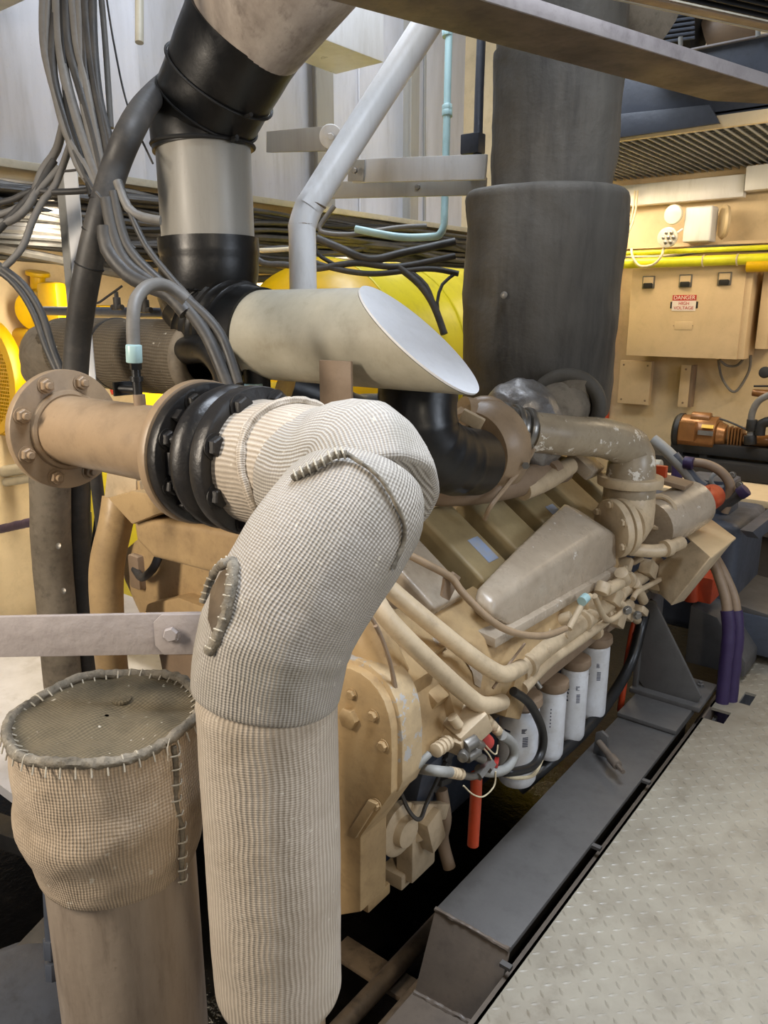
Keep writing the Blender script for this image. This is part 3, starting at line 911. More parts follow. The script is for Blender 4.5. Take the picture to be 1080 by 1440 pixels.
MB().tube([ay(620, 1110, 1.72), ay(626, 1150, 1.72), ay(622, 1180, 1.74), ay(632, 1220, 1.74)], 0.020, 12).build('drain_hose', 'brown_plate', E_)
MB().tube([ay(560, 1105, 1.5), ay(575, 1140, 1.48), ay(590, 1152, 1.5), ay(600, 1130, 1.55), ay(618, 1090, 1.6)], 0.006, 8).build('thin_hose', 'cable', E_)
# fuel transfer block with hoses
mb = MB().box(ax(655, 1020, -0.96), (0.09, 0.10, 0.075), Matrix.Rotation(0.5, 3, 'X') @ Matrix.Rotation(-0.3, 3, 'Z'), 0.006)
mb.box(ax(640, 1040, -0.97), (0.08, 0.05, 0.07), Matrix.Rotation(0.5, 3, 'X'), 0.005).cyl(ax(636, 1008, -0.96), ax(645, 1020, -0.95), 0.014, n=12)
mb.build('fuel_block', 'tan_light', E_)
mb = MB()
for a, b, r in (((652, 1050), (668, 1040), 0.020), ((655, 1065), (672, 1055), 0.017), ((665, 1060), (680, 1068), 0.013), ((668, 1048), (676, 1040), 0.022), ((655, 1056), (650, 1066), 0.015)):
    mb.cyl(ax(*a, -0.93), ax(*b, -0.92), r, n=12, bev=0.003)
mb.cyl(ax(672, 1092, -0.92), ax(686, 1074, -0.92), 0.014, n=6).cyl(ax(684, 1080, -0.92), ax(690, 1072, -0.92), 0.018, n=6)
mb.split('bright_fitting', 'steel', E_)
MB().cyl(ax(674, 1034, -0.94), ax(686, 1046, -0.93), 0.022, n=14, bev=0.004).build('red_cap', 'pink_red', E_)
mb = MB().cyl(ax(676, 1064, -0.93), ax(680, 1069, -0.93), 0.01, n=8).box(ax(698, 1072, -0.93), (0.012, 0.035, 0.012), Matrix.Rotation(0.4, 3, 'Z'))
mb.split('red_tag', 'pink_red', E_)
mb = MB()
for k in range(4):
    a, b = ax(612 + k * 5, 1056 - k * 3.5, -0.965), ax(616 + k * 5, 1053.5 - k * 3.5, -0.965)
    mb.cyl(a, b, 0.019, n=16, bev=0.004)
for k in range(4):
    a, b = ax(632 + k * 4.5, 1086 + k * 0.8, -0.93), ax(635.5 + k * 4.5, 1086.6 + k * 0.8, -0.93)
    mb.cyl(a, b, 0.015, n=16, bev=0.004)
for k in range(4):
    a, b = ax(683 + k * 6.5, 1010 + k * 7, -0.93), ax(688 + k * 6.5, 1015 + k * 7, -0.93)
    mb.cyl(a, b, 0.014, n=16, bev=0.004)
mb.split('hose_end_ring', 'tan_light', E_)
MB().tube([ay(552, 1074, 1.47), ay(580, 1079, 1.46), ax(612, 1084, -0.94), ax(634, 1086, -0.93)], 0.014, 12).build('braided_hose', 'galv', E_)
MB().tube([ax(648, 1089, -0.93), ax(660, 1092, -0.93), ax(672, 1090, -0.925)], 0.010, 10).build('hose_elbow', 'steel', E_)
MB().tube([ax(604, 1060, -0.965), ax(596, 1068, -0.97), ax(586, 1078, -0.98)], 0.009, 10).build('grey_pipe', 'galv', E_)
MB().tube([ax(706, 1034, -0.92), ax(720, 1045, -0.92), ax(723, 1062, -0.92), ax(712, 1080, -0.92), ax(692, 1086, -0.93), ax(672, 1082, -0.95)], 0.0145, 12).build('braided_hose', 'galv', E_)
MB().tube([ax(722, 972, -0.93), ax(745, 990, -0.92), ax(762, 1025, -0.92), ax(762, 1055, -0.92), ax(748, 1078, -0.92), ax(715, 1086, -0.94), ax(700, 1082, -0.98)], 0.0135, 12).build('black_fuel_hose', 'rubber', E_)
MB().tube([ax(762, 1068, -0.95), ax(750, 1090, -0.95), ax(725, 1094, -0.96), ax(705, 1088, -0.98)], 0.006, 8).build('pale_wire', 'cable_white', E_)
for pts in ([(652, 1105), (665, 1117), (680, 1120), (695, 1105), (697, 1085)], [(668, 1035), (680, 1052), (688, 1062), (693, 1073)], [(680, 1045), (692, 1058), (698, 1060), (700, 1048)]):
    MB().tube([ax(px, py, -0.915) for px, py in pts], 0.0022, 6).build('sense_wire', 'cable_white', E_)
rr_ = random.Random(9)
mb = MB()
for k in range(16):
    c0 = ay(rr_.uniform(576, 640), rr_.uniform(1030, 1100), 1.72)
    mb.box(c0, (rr_.uniform(0.03, 0.07), rr_.uniform(0.03, 0.08), rr_.uniform(0.02, 0.06)), Matrix.Rotation(rr_.uniform(-1, 1), 3, 'X'), 0.005)
mb.split('shadowed_linkage', 'cable', E_)  # coloured dark, so the shade between the parts is painted in
MB().tube([ax(528, 880, -1.02), ax(540, 905, -1.02), ax(552, 945, -1.01), ax(560, 985, -1.01)], 0.005, 8).build('thin_pipe', 'brown_plate', E_)
MB().tube([ax(522, 868, -1.03), ax(534, 890, -1.02), ax(548, 930, -1.01), ax(556, 975, -1.01)], 0.005, 8).build('thin_pipe', 'brown_plate', E_)
MB().cyl(ax(605, 908, -1.06), ax(622, 900, -1.06), 0.022, n=14, bev=0.004).build('port_plug', 'cooler', E_)
fn_ = Vector((0.15, 0, 0.055)).normalized() * 0.003
mf = lambda y, t: Vector((-1.02 + 0.055 * t, y, 0.70 - 0.15 * t)) + fn_
for q_ in ([(1.66, 0.15), (1.70, 0.12), (1.72, 0.30), (1.705, 0.42), (1.715, 0.55), (1.69, 0.72), (1.67, 0.60), (1.675, 0.4)], [(1.63, 0.62), (1.655, 0.70), (1.65, 0.85), (1.66, 0.97), (1.63, 0.98), (1.615, 0.8)]):
    MB().prism([mf(y, t) for y, t in q_], fn_ * 0.6, 0.0).build('gasket_remnant', 'cooler', E_)
MB().tube([ax(738, 905, -0.95), ax(715, 935, -0.95), ax(693, 968, -0.95)], 0.004, 6, smooth=False).build('steel_rod', 'brown_plate', E_)

# tan guard box on the far starboard corner
g = thing('guard_box', ay(962, 845, 3.18), 'tan sheet metal guard box with pale folded lid at the far end of the engine', 'guard')
A, B, Cc, D_ = az(961, 750, 0.70), az(999, 729, 0.70), az(1035, 756, 0.68), az(1000, 784, 0.68)
MB().prism([A, B, Cc, D_], (0, 0, -0.008), 0.002).build('lid', 'panel', g)
Bq, Lq, Nq, Mq = az(945, 851, 0.46), az(922, 830, 0.48), az(928, 793, 0.60), az(957, 774, 0.64)
MB().prism([D_, A.lerp(D_, 0.35), Mq, Nq, Lq, Bq], Vector((-0.004, 0.006, 0)), 0.001).build('front_plate', 'tan_light', g)
MB().prism([D_, Cc, az(962, 845, 0.45), Bq], Vector((-0.006, 0.0, 0)), 0.001).build('side_plate', 'tan_light', g)
bolt(g, az(945, 786, 0.605) - Y1 * 0.004, (0.3, -0.9, 0.1), 0.017, 'tan_light')

# red pipes and dark hose down the engine side
tag(MB().tube([ax(670, 1088, -0.97), ax(669, 1120, -0.97), ax(665, 1188, -0.97)], 0.017, 14).build('red_drain_pipe', 'red'), 'short vertical red pipe below the fuel hoses of the engine', 'pipe')
tag(MB().tube([ax(896, 862, -1.02), ax(886, 905, -1.02), ax(872, 1000, -1.02)], 0.013, 12).build('red_drain_pipe', 'red'), 'thin slanting red pipe between filters and triangular mount', 'pipe')
tag(MB().tube([ax(912, 845, -1.0), ax(902, 880, -0.985), ax(888, 930, -0.985), ax(860, 980, -0.99), ax(820, 1030, -0.995), ax(770, 1075, -1.02), ax(730, 1110, -1.08)], 0.022, 14).build('black_drain_hose', 'rubber'), 'long black hose sagging behind the box rail past the white filters', 'hose')

# ------------------------------------------------------------------ near port end of the engine, under the flanged pipe
ef = MB().prism([ay(150, 700, 1.22), ay(185, 690, 1.22), ay(340, 715, 1.22), ay(345, 745, 1.22), ay(225, 722, 1.22), ay(185, 738, 1.22)], (0, 0.20, 0), 0.008).build('front_cover_lid', 'tan', E_)
MB().prism([ay(186, 726, 1.24), ay(340, 748, 1.24), ay(350, 830, 1.24), ay(300, 808, 1.24), ay(215, 785, 1.24), ay(190, 760, 1.24)], (0, 0.25, 0), 0.02, 4).build('front_cover', 'tan', E_)
MB().prism([ay(150, 662, 1.25), ay(191, 668, 1.25), ay(191, 700, 1.25), ay(146, 700, 1.25)], (0, 0.1, 0), 0.006).build('support_block', 'tan_light', E_)
MB().box(ay(222, 700, 1.30), (0.012, 0.12, 0.12), None, 0.003).build('support_rib', 'tan', E_)
MB().tube([ay(168, 700, 1.30), ay(163, 735, 1.28), ay(150, 800, 1.26), ay(152, 880, 1.26), ay(160, 960, 1.3)], [0.050, 0.050, 0.052, 0.05, 0.05], 24).build('coolant_bypass_pipe', 'tan', E_)
mb = MB().prism([ay(205, 850, 1.42), ay(250, 840, 1.42), ay(310, 862, 1.42), ay(310, 920, 1.42), ay(190, 920, 1.42)], (0, 0.12, 0), 0.012)
mb.build('lower_cover', 'tan', E_)
mb = MB().prism([ay(235, 795, 1.5), ay(300, 812, 1.5), ay(330, 870, 1.5), ay(260, 870, 1.5), ay(215, 830, 1.5)], (0, 0.2, 0), 0.012)
mb.build('side_cover', 'tan', E_)
MB().box(ay(205, 800, 1.5), (0.06, 0.1, 0.12), None, 0.01).build('shaded_boss', 'brown_plate', E_)  # browner than the tan around it: its shade is put into the colour
MB().tube([ay(190, 800, 1.46), ay(200, 812, 1.44), ay(215, 800, 1.44), ay(222, 785, 1.46)], 0.014, 12).build('small_bend', 'cable', E_)
MB().tube([ay(545, 955, 1.40), ay(520, 900, 1.40), ay(500, 850, 1.42), ay(470, 800, 1.42)], 0.06, 16).build('front_water_pipe', 'tan', E_)

# ================================================================== RAW WATER PIPE WITH FLANGES, ALONG X AT Y = 1.0
PY, PZ = 1.0, 1.318
g = thing('flanged_pipe', (-1.5, PY, PZ - 0.15), 'brown grey flanged steel pipe lying across the near end of the engine', 'pipe')
MB().tube([(-1.74, PY, PZ), (-1.25, PY, PZ)], 0.082, 40, smooth=False).build('pipe_barrel', 'tan_pipe', g)
fl = MB().cyl((-1.762, PY, PZ), (-1.738, PY, PZ), 0.143, n=56, bev=0.004).build('flange', 'tan_pipe', g)
MB().torus((-1.735, PY, PZ), X1, 0.086, 0.010, 40, 8).build('weld_ring', 'tan_pipe', fl)
for k in range(8):
    a = PI / 8 + k * PI / 4
    put('bolt', bolt_mesh('tan_pipe', True), fl, (-1.738, PY + math.cos(a) * 0.118, PZ + math.sin(a) * 0.118), X1, 0.3 + k, 0.0165)
fl = MB().cyl((-1.255, PY, PZ), (-1.232, PY, PZ), 0.146, n=56, bev=0.003).build('flange', 'tan_pipe', g)
# branch with hose tail on top
bx = ay(196, 560, PY).x
MB().cyl((bx, PY, PZ + 0.075), (bx, PY, PZ + 0.104), 0.013, n=16).build('threaded_boss', 'brown_plate', g)
c0 = ay(194, 556, PY)
mb = MB().cyl(c0, c0 + Z1 * 0.055, 0.010, n=14).cyl(c0 + Z1 * 0.03, c0 + Z1 * 0.04, 0.014, n=12).cyl(c0 + Z1 * 0.055, c0 + Z1 * 0.085, 0.013, n=6)
mb.cyl(c0 + Z1 * 0.012, c0 + Z1 * 0.012 - X1 * 0.05 - Y1 * 0.01, 0.009, n=12).box(c0 + Z1 * 0.012 - X1 * 0.05, (0.006, 0.05, 0.03))
mb.build('black_valve_tee', 'rubber', g)
MB().cyl(ay(189, 510, PY), ay(188, 485, PY), 0.017, n=20, bev=0.002).build('pale_hose_ferrule', 'cyan', g)

g = thing('rubber_bellows', (-1.15, PY, PZ - 0.15), 'black rubber expansion bellows between two bolted black flanges', 'bellows')
fl = MB().cyl((-1.231, PY, PZ), (-1.205, PY, PZ), 0.142, n=56, bev=0.004).build('flange', 'black_iron', g)
for k in range(8):
    a = PI / 8 + k * PI / 4
    put('bolt', bolt_mesh('black_iron', True), fl, (-1.205, PY + math.cos(a) * 0.118, PZ + math.sin(a) * 0.118), X1, 0.3 + k, 0.0165)
    MB().box((-1.197, PY + math.cos(a + PI / 8) * 0.108, PZ + math.sin(a + PI / 8) * 0.108), (0.02, 0.022, 0.045), Matrix.Rotation(-(a + PI / 8), 3, 'X') @ Matrix.Rotation(0, 3, 'X'), 0.003).build('rib', 'black_iron', fl)
MB().lathe((-1.205, PY, PZ), X1, [(0, 0.09), (0.012, 0.095), (0.02, 0.118), (0.035, 0.136), (0.052, 0.142), (0.07, 0.136), (0.083, 0.118), (0.09, 0.10), (0.104, 0.095)], 56).build('bellows_bulge', 'black_iron', g)
fl = MB().cyl((-1.108, PY, PZ), (-1.072, PY, PZ), 0.143, n=56, bev=0.006).build('flange', 'black_iron', g)
for k in range(8):
    a = PI / 8 + k * PI / 4
    put('bolt', bolt_mesh('black_iron', False), fl, (-1.072, PY + math.cos(a) * 0.118, PZ + math.sin(a) * 0.118), X1, 0.3 + k, 0.02)

# ------------------------------------------------------------------ lagged elbow riser in the foreground
vx, vy = -0.862, 0.797
g = thing('lagged_riser_pipe', (vx, vy, 0.25), 'large foreground pipe elbow sewn into ribbed pale glass cloth', 'pipe')
MB().tube([(-1.075, PY, PZ), (-1.0, PY, PZ), (-0.93, PY, PZ - 0.003)], 0.119, 56, step=0.012, fn=wrinkle(0.015, 10)).build('collar_sleeve', 'cloth', g)
ctl = [(-0.96, PY, PZ), (-0.90, PY - 0.003, PZ - 0.006), ad(503, 668, 1.335), ad(522, 712, 1.285)]
pb = MB().tube(ctl, [0.119, 0.124, 0.127, 0.122], 64, step=0.012, fn=wrinkle(0.08, 8, 3.0, 0.35), round_end=0.012).build('outer_elbow_sleeve', 'cloth_elbow', g)
ctl = [ad(508, 678, 1.30), ad(492, 718, 1.275), ad(455, 775, 1.255), ad(410, 845, 1.25), ad(386, 905, 1.258), Vector((vx, vy, 0.988))]


def elbow_fn(a, s, p):
    return wrinkle(0.055, 6, 5.0, 0.35)(a, s, p) + 0.02 * max(0, 1 - abs(s - 0.29) / 0.02)


pe = MB().tube(ctl, [0.112, 0.124, 0.125, 0.124, 0.122, 0.121], 72, step=0.010, fn=elbow_fn, round_end=0.010).build('elbow_sleeve', 'cloth_elbow', g)
MB().tube([Vector((vx, vy, 1.005)), Vector((vx, vy, 0.8)), Vector((vx, vy, 0.55)), Vector((vx, vy, 0.378))], [0.1165, 0.1165, 0.116, 0.115], 72, step=0.012, fn=wrinkle(0.02, 6, 1.0, 0.4), round_end=0.028).build('straight_sleeve', 'cloth', g)
MB().cyl((vx, vy, -0.35), (vx, vy, 0.40), 0.083, n=32).build('bare_pipe', 'tan_pipe', g)


def rope(pts, r, parent, name='sewn_edge', mat='rope'):
    return MB().tube(pts, r, 12, step=0.005, fn=wrinkle(0.35, 70, 2.0, 0.4)).build(name, mat, parent)


def stitches(pairs, parent, r=0.0016):
    mb = MB()
    for a, b, up in pairs:
        a, b = Vector(a), Vector(b)
        mb.tube([a, a.lerp(b, 0.5) + Vector(up), b], r, 6, step=0.006)
    return tag(mb.build('stitching', 'thread', parent), kind='stuff')


# the laced slit on the port face of the elbow, built where the sleeve's skin is
def skin(px, py, obj_pts, R):
    """point where a line of sight meets the tube of radius R round the polyline"""
    v = sight(px, py)
    for k in range(400):
        p = EYE + v * (0.9 + k * 0.0015)
        best = 9
        for i in range(len(obj_pts) - 1):
            a, b = Vector(obj_pts[i]), Vector(obj_pts[i + 1])
            t = max(0, min(1, (p - a).dot(b - a) / (b - a).length_squared))
            best = min(best, (p - (a + (b - a) * t)).length)
        if best <= R:
            return p
    return p


sk = lambda x, y: skin(x, y, ctl, 0.129)
sk2 = lambda x, y: skin(x, y, ctl, 0.1315)
e1 = [sk(x, y) for x, y in ((325, 788), (312, 795), (299, 810), (291, 830), (286, 848))]
e2 = [sk(x, y) for x, y in ((325, 788), (328, 802), (324, 830), (318, 862), (306, 895), (293, 918))]
rope(e1, 0.0075, pe)
rope(e2, 0.009, pe)
MB().prism([sk2(x, y) for x, y in ((324, 795), (326, 830), (316, 862), (300, 895), (292, 870), (296, 830), (310, 805))], (sk(310, 850) - EYE).normalized() * 0.012, 0).build('dark_slit', 'plank', pe)
prs = []
for e in (e1, e2):
    for i in range(len(e) - 1):
        for t in (0.25, 0.75):
            c = e[i].lerp(e[i + 1], t)
            d = (e[i + 1] - e[i]).normalized()
            to = (EYE - c).normalized()
            w = d.cross(to).normalized() * 0.009
            prs.append((c - w, c + w, to * 0.010))
stitches(prs, pe)
seam = [sk(x, y) for x, y in ((412, 672), (430, 662), (450, 652), (470, 640), (488, 638))]
rope(seam, 0.006, pe)
prs = []
for i in range(len(seam) - 1):
    for t in (0.2, 0.7):
        c = seam[i].lerp(seam[i + 1], t)
        to = (EYE - c).normalized()
        prs.append((c - Z1 * 0.007 + RT * 0.003, c + Z1 * 0.010 - RT * 0.003, to * 0.011))
stitches(prs, pe)
edge = [sk(x, y) for x, y in ((488, 638), (530, 668), (552, 700), (568, 735), (567, 765), (552, 800))]
rope(edge, 0.0035, pe)
rope([(-0.985 + 0.02 * math.sin(a * 2), PY + 0.122 * math.cos(a), PZ + 0.122 * math.sin(a)) for a in [k * PI / 16 for k in range(-10, 20)]], 0.008, pb, 'folded_edge', 'cloth')

# ------------------------------------------------------------------ capped stump beside it
sx, sy = -1.213, 0.716
g = thing('capped_stub_pipe', (sx, sy, -0.4), 'wide brown grey upright stub pipe capped with a sewn cloth cover', 'pipe')
MB().cyl((sx, sy, -0.4), (sx, sy, 0.62), 0.143, n=56).build('pipe_barrel', 'stub', g)


def bag(a, t, r):
    q = Vector((math.cos(a) * 1.4, math.sin(a) * 1.4, t * 7))
    return 1 + 0.028 * noise.noise(q * 1.1) + 0.018 * math.sin(t * 55 + 1.6 * math.sin(a * 2)) * min(1, max(0, (0.31 - t) * 6)) + 0.01 * noise.noise(q * 4)


prof = [(0.0, 0.1455)] + [(0.004 + 0.0128 * k, 0.149 + 0.029 * math.sin(min(1, k / 11) * PI / 2) ** 1.3 - 0.006 * max(0, (k - 13) / 10)) for k in range(24)] + [(0.306, 0.171), (0.312, 0.168)]
cvr = MB().lathe((sx, sy, 0.555), Z1, prof, 96, cap=False, wob=bag).build('cloth_sleeve', 'cloth_stub', g)
lid = MB()
rings, n_ = [], 72
for j, r in enumerate((0.172, 0.165, 0.14, 0.11, 0.08, 0.05, 0.025, 0.004)):
    rings.append([Vector((sx + r * math.cos(a), sy + r * math.sin(a), 0.868 - 0.006 * (j > 0) + 0.013 * noise.noise(Vector((r * 14 * math.cos(a), r * 14 * math.sin(a), 2))))) for a in (2 * PI * i / n_ for i in range(n_))])
lid.rings(rings, None, False)
for f in lid.bm.faces:
    for l in f.loops:
        l[lid.uv].uv = (l.vert.co.x, l.vert.co.y)
lo = lid.build('lid', 'cloth_lid', g, 60)
rope([(sx + 0.170 * math.cos(a), sy + 0.170 * math.sin(a), 0.866 + 0.004 * math.sin(5 * a)) for a in [k * PI / 24 for k in range(49)]], 0.0095, g, 'laced_rim')
prs = []
for k in range(44):
    a = k * 2 * PI / 44
    o = Vector((math.cos(a), math.sin(a), 0))
    prs.append((Vector((sx, sy, 0.862)) + o * 0.154, Vector((sx, sy, 0.848)) + o * 0.183, o * 0.004 + Z1 * 0.017))
stitches(prs, g)
av = math.atan2(-sy, -sx) + 0.62
sp = [Vector((sx + (0.179 if z < 0.8 else 0.177) * math.cos(av + 0.03 * math.sin(z * 40)), sy + 0.179 * math.sin(av + 0.03 * math.sin(z * 40)), z)) for z in (0.855, 0.80, 0.74, 0.68, 0.62, 0.575)]
rope(sp, 0.005, g, 'side_seam')
stitches([(p + Vector((-math.sin(av), math.cos(av), 0)) * -0.01, p + Vector((-math.sin(av), math.cos(av), 0.2)) * 0.012, Vector((math.cos(av), math.sin(av), 0)) * 0.01) for i in range(5) for p in (sp[i].lerp(sp[i + 1], 0.3), sp[i].lerp(sp[i + 1], 0.8))], g)
MB().lathe(az(172, 985, 0.861), Z1, [(0, 0.018), (0.004, 0.018), (0.005, 0.014)], 24).build('cloth_button', 'cloth_lid', g)
MB().tube([az(240, 1035, 0.872), az(236, 1050, 0.875), az(236, 1070, 0.85)], 0.001, 5).build('loose_thread', 'thread', g)

# bracket bar in front of the flange pipe's legs
A, B = ad(-60, 896, 1.45), ad(318, 889, 1.43)
d = (B - A).normalized()
nrm = d.cross(Z1).normalized()
RBm = Matrix((d, nrm, Z1)).transposed()
g = thing('bracket_bar', A.lerp(B, 0.5) - Z1 * 0.05, 'lavender grey flat steel bar bolted on beside the lagged elbow', 'bracket')
MB().box(A.lerp(B, 0.5), ((B - A).length, 0.010, 0.081), RBm, 0.002).build('flat_bar', 'lav', g)
q = ad(272, 890, 1.42)
o8 = [q + d * x + Z1 * z for x, z in ((-0.07, -0.02), (-0.07, 0.025), (-0.055, 0.039), (0.06, 0.039), (0.06, -0.039), (-0.055, -0.039))]
MB().prism(o8, -nrm * -0.008 if nrm.dot(EYE - q) < 0 else nrm * 0.008, 0.001).build('end_lug', 'lav', g)
bolt(g, ad(241, 891, 1.413), (EYE - q).normalized() * 0.4 + nrm * (1 if nrm.dot(EYE - q) > 0 else -1), 0.0135, 'lav', False, 0.2)

# ================================================================== LEGS, LAGGED PIPES AND FITTINGS AT THE PORT SIDE
g = thing('lagged_leg_pipe', ay(75, 930, 1.35), 'upright grey lagged pipe with button fixings behind the bracket bar', 'pipe')
MB().tube([ay(70, 640, 1.35), ay(72, 760, 1.35), ay(80, 860, 1.35), ay(92, 1000, 1.35), ay(100, 1100, 1.35)], 0.067, 32, step=0.02, fn=wrinkle(0.04, 8)).build('lagging', 'lag_side', g)
for px, py in ((83, 768), (90, 831)):
    MB().lathe(ay(px, py, 1.295), (0.3, -0.9, 0.3), [(0, 0.011), (0.004, 0.011), (0.006, 0.004)], 16).build('button', 'steel', g)
tag(MB().tube([ay(113, 650, 1.45), ay(113, 760, 1.45), ay(120, 870, 1.45), ay(128, 1000, 1.45)], 0.036, 24, step=0.02, fn=wrinkle(0.05, 10)).build('lagged_leg_pipe', 'cable'), 'slim dark lagged upright pipe right behind the buttoned lagged pipe', 'pipe')
tag(MB().tube([ay(133, 660, 1.5), ay(138, 720, 1.5), ay(128, 780, 1.5), ay(124, 720, 1.52)], 0.012, 10).build('looped_hose', 'cable'), 'short looped brown hose hanging beside the slim lagged pipe', 'hose')

# ribbed lagged pipe lying above the flanged pipe
hy = 1.62
g = thing('lagged_cross_pipe', ay(200, 560, hy), 'dark ribbed lagged pipe lying behind the flanged pipe', 'pipe')
a, b = ay(92, 494, hy), ay(283, 503, hy)
b = Vector((b.x, hy, a.z - 0.0))
MB().tube([a, a.lerp(b, 0.5), b], [0.125, 0.122, 0.12], 48, step=0.015, fn=wrinkle(0.02, 6), cap=False).build('lagging', 'cloth_dark', g)
MB().tube([a - X1 * 0.13 - Z1 * 0.10, a - X1 * 0.06 - Z1 * 0.03, a + X1 * 0.06], [0.11, 0.135, 0.127], 40, step=0.015, fn=wrinkle(0.12, 9, 4)).build('loose_cloth', 'lag_side', g)
MB().torus(b, X1, 0.096, 0.028, 48, 14).build('rolled_end', 'lag_side', g)
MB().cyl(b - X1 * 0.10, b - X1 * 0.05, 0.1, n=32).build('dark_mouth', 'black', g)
MB().lathe(a.lerp(b, 0.42), X1, [(0, 0.12), (0.004, 0.126), (0.02, 0.126), (0.024, 0.12)], 48).build('band', 'cable', g)
h1 = [b - X1 * 0.06 + Z1 * 0.02 - Y1 * 0.05, ay(268, 492, hy - 0.08), ay(295, 492, hy - 0.10), ay(318, 522, hy - 0.11), ay(324, 565, hy - 0.11), ay(324, 640, hy - 0.11)]
tag(MB().tube(h1, 0.042, 24).build('black_hose_bend', 'rubber'), 'glossy black hose bending down out of the dark ribbed lagging', 'hose')
h2 = [ay(300, 462, hy + 0.1), ay(330, 470, hy + 0.06), ay(355, 500, hy), ay(362, 545, hy), ay(362, 620, hy)]
tag(MB().tube(h2, 0.04, 24).build('black_hose_bend', 'rubber'), 'glossy black hose curving down behind the bellows, right of its twin', 'hose')
tag(MB().cyl(ay(352, 540, hy - 0.04), ay(353, 560, hy - 0.04), 0.036, n=24, bev=0.003).build('hose_clamp', 'cyan'), 'pale cyan sleeve on the black hose above the bellows', 'clamp')
# little valves and rail on top of the lagged pipe
g = thing('valve_rail', ay(210, 440, hy + 0.2), 'grey green pipe rail with small valves above the dark ribbed lagging', 'valve')
MB().tube([ay(60, 437, hy + 0.16), ay(280, 441, hy + 0.16)], 0.018, 14, smooth=False).build('rail', 'slate', g)
for px, py in ((165, 432), (205, 436)):
    c0 = ay(px, py, hy + 0.1)
    MB().cyl(c0 - Z1 * 0.01, c0 + Z1 * 0.035, 0.014, n=10, bev=0.002).cyl(c0 + Z1 * 0.035, c0 + Z1 * 0.055, 0.008, n=8).cyl(c0 - X1 * 0.03, c0 + X1 * 0.03, 0.010, n=10).build('valve', 'cable', g)

# ================================================================== COMBUSTION AIR TRUNKING
IY = 1.68
icx = ay(290, 280, IY).x
g = thing('air_intake_duct', (icx, IY, 1.4), 'grey air trunk with black rubber joints ending in a slant cut cylinder', 'duct')
iz = lambda py: ay(290, py, IY).z
MB().cyl((icx, IY, iz(352)), (icx, IY, iz(200)), 0.142, n=56).build('upright_duct', 'duct_grey', g)
cu = MB().tube([(icx, IY, iz(212)), (icx, IY, iz(170)), ay(300, 135, IY), ay(330, 72, IY), ay(346, 40, IY)], [0.151, 0.153, 0.158, 0.166, 0.171], 56, step=0.02).build('upper_rubber_joint', 'rubber', g)
pa, pb_ = ay(336, 62, IY), ay(415, -75, IY)
mb = MB()
dd = (pb_ - pa).normalized()
mb.lathe(pa, dd, [(0, 0.158), (0.03, 0.162), (0.5, 0.235), (0.9, 0.25)], 56)
mb.build('stained_cone', 'cone', g)
pth = [Vector((icx, IY, iz(170))), ay(300, 135, IY), ay(330, 72, IY), ay(346, 40, IY)]
for i, t, r in ((0, 0.55, 0.158), (1, 0.35, 0.166)):
    c0 = pth[i].lerp(pth[i + 1], t)
    dd_ = (pth[i + 1] - pth[max(i - 1, 0)]).normalized() if i else (pth[1] - pth[0]).normalized()
    MB().torus(c0, dd_, r, 0.0042, 48, 8).build('clamp', 'black', cu)
    side = Vector((dd_.z, 0, -dd_.x)) * r
    MB().cyl(c0 + side - Y1 * 0.02, c0 + side + X1 * 0.035 - Y1 * 0.03, 0.006, n=8).build('clamp_screw', 'black', cu)
MB().torus((icx, IY, iz(205)), Z1, 0.152, 0.006, 48, 8).build('clamp', 'black', cu)
MB().cyl((icx + 0.15, IY - 0.02, iz(205)), (icx + 0.185, IY - 0.03, iz(205)), 0.006, n=8).build('clamp_screw', 'black', cu)
CZ = 1.523
yc = 1.666
MB().tube([(icx, IY, iz(336)), (icx, IY, iz(375)), ay(290, 412, IY), ay(308, 448, IY), ay(340, 466, yc), (ay(368, 467, yc).x, yc, CZ)], [0.152, 0.152, 0.15, 0.146, 0.142, 0.139], 56, step=0.008, fn=lambda a, s, p: 1 + 0.045 * max(0, math.sin(s * 2 * PI / 0.038)) ** 2 * (0.13 < s < 0.40) + 0.02 * (s < 0.05)).build('corrugated_elbow', 'rubber', g)
cl = MB()
x0, r_ = ay(362, 467, yc).x, 0.131
nseg = 64
xt, xb = ay(512, 407, yc).x, ay(666, 556, yc).x
rings = []
for k in range(13):
    t = k / 12
    ring = []
    for i in range(nseg):
        a = 2 * PI * i / nseg
        ca, sa = math.cos(a), math.sin(a)
        xe = (xt + xb) / 2 - (xb - xt) / 2 * sa + 0.02 * ca
        ring.append(Vector((x0 + (xe - x0) * t, yc - ca * r_, CZ + sa * r_)))
    rings.append(ring)
cl.rings(rings, None, False)
cyl = cl.build('slant_cut_cylinder', 'duct_cream', g)
pl = MB().prism([p + Vector((0.001, 0, 0.001)) for p in rings[-1]], (0.005, 0, 0.004), 0.0)
pl.build('white_end_plate', 'white_cut', cyl)
q = ay(473, 562, 1.52)
MB().box(q, (0.105, 0.010, 0.20), Matrix.Rotation(0.05, 3, 'Z'), 0.004).build('support_plate', 'brown_plate', g)
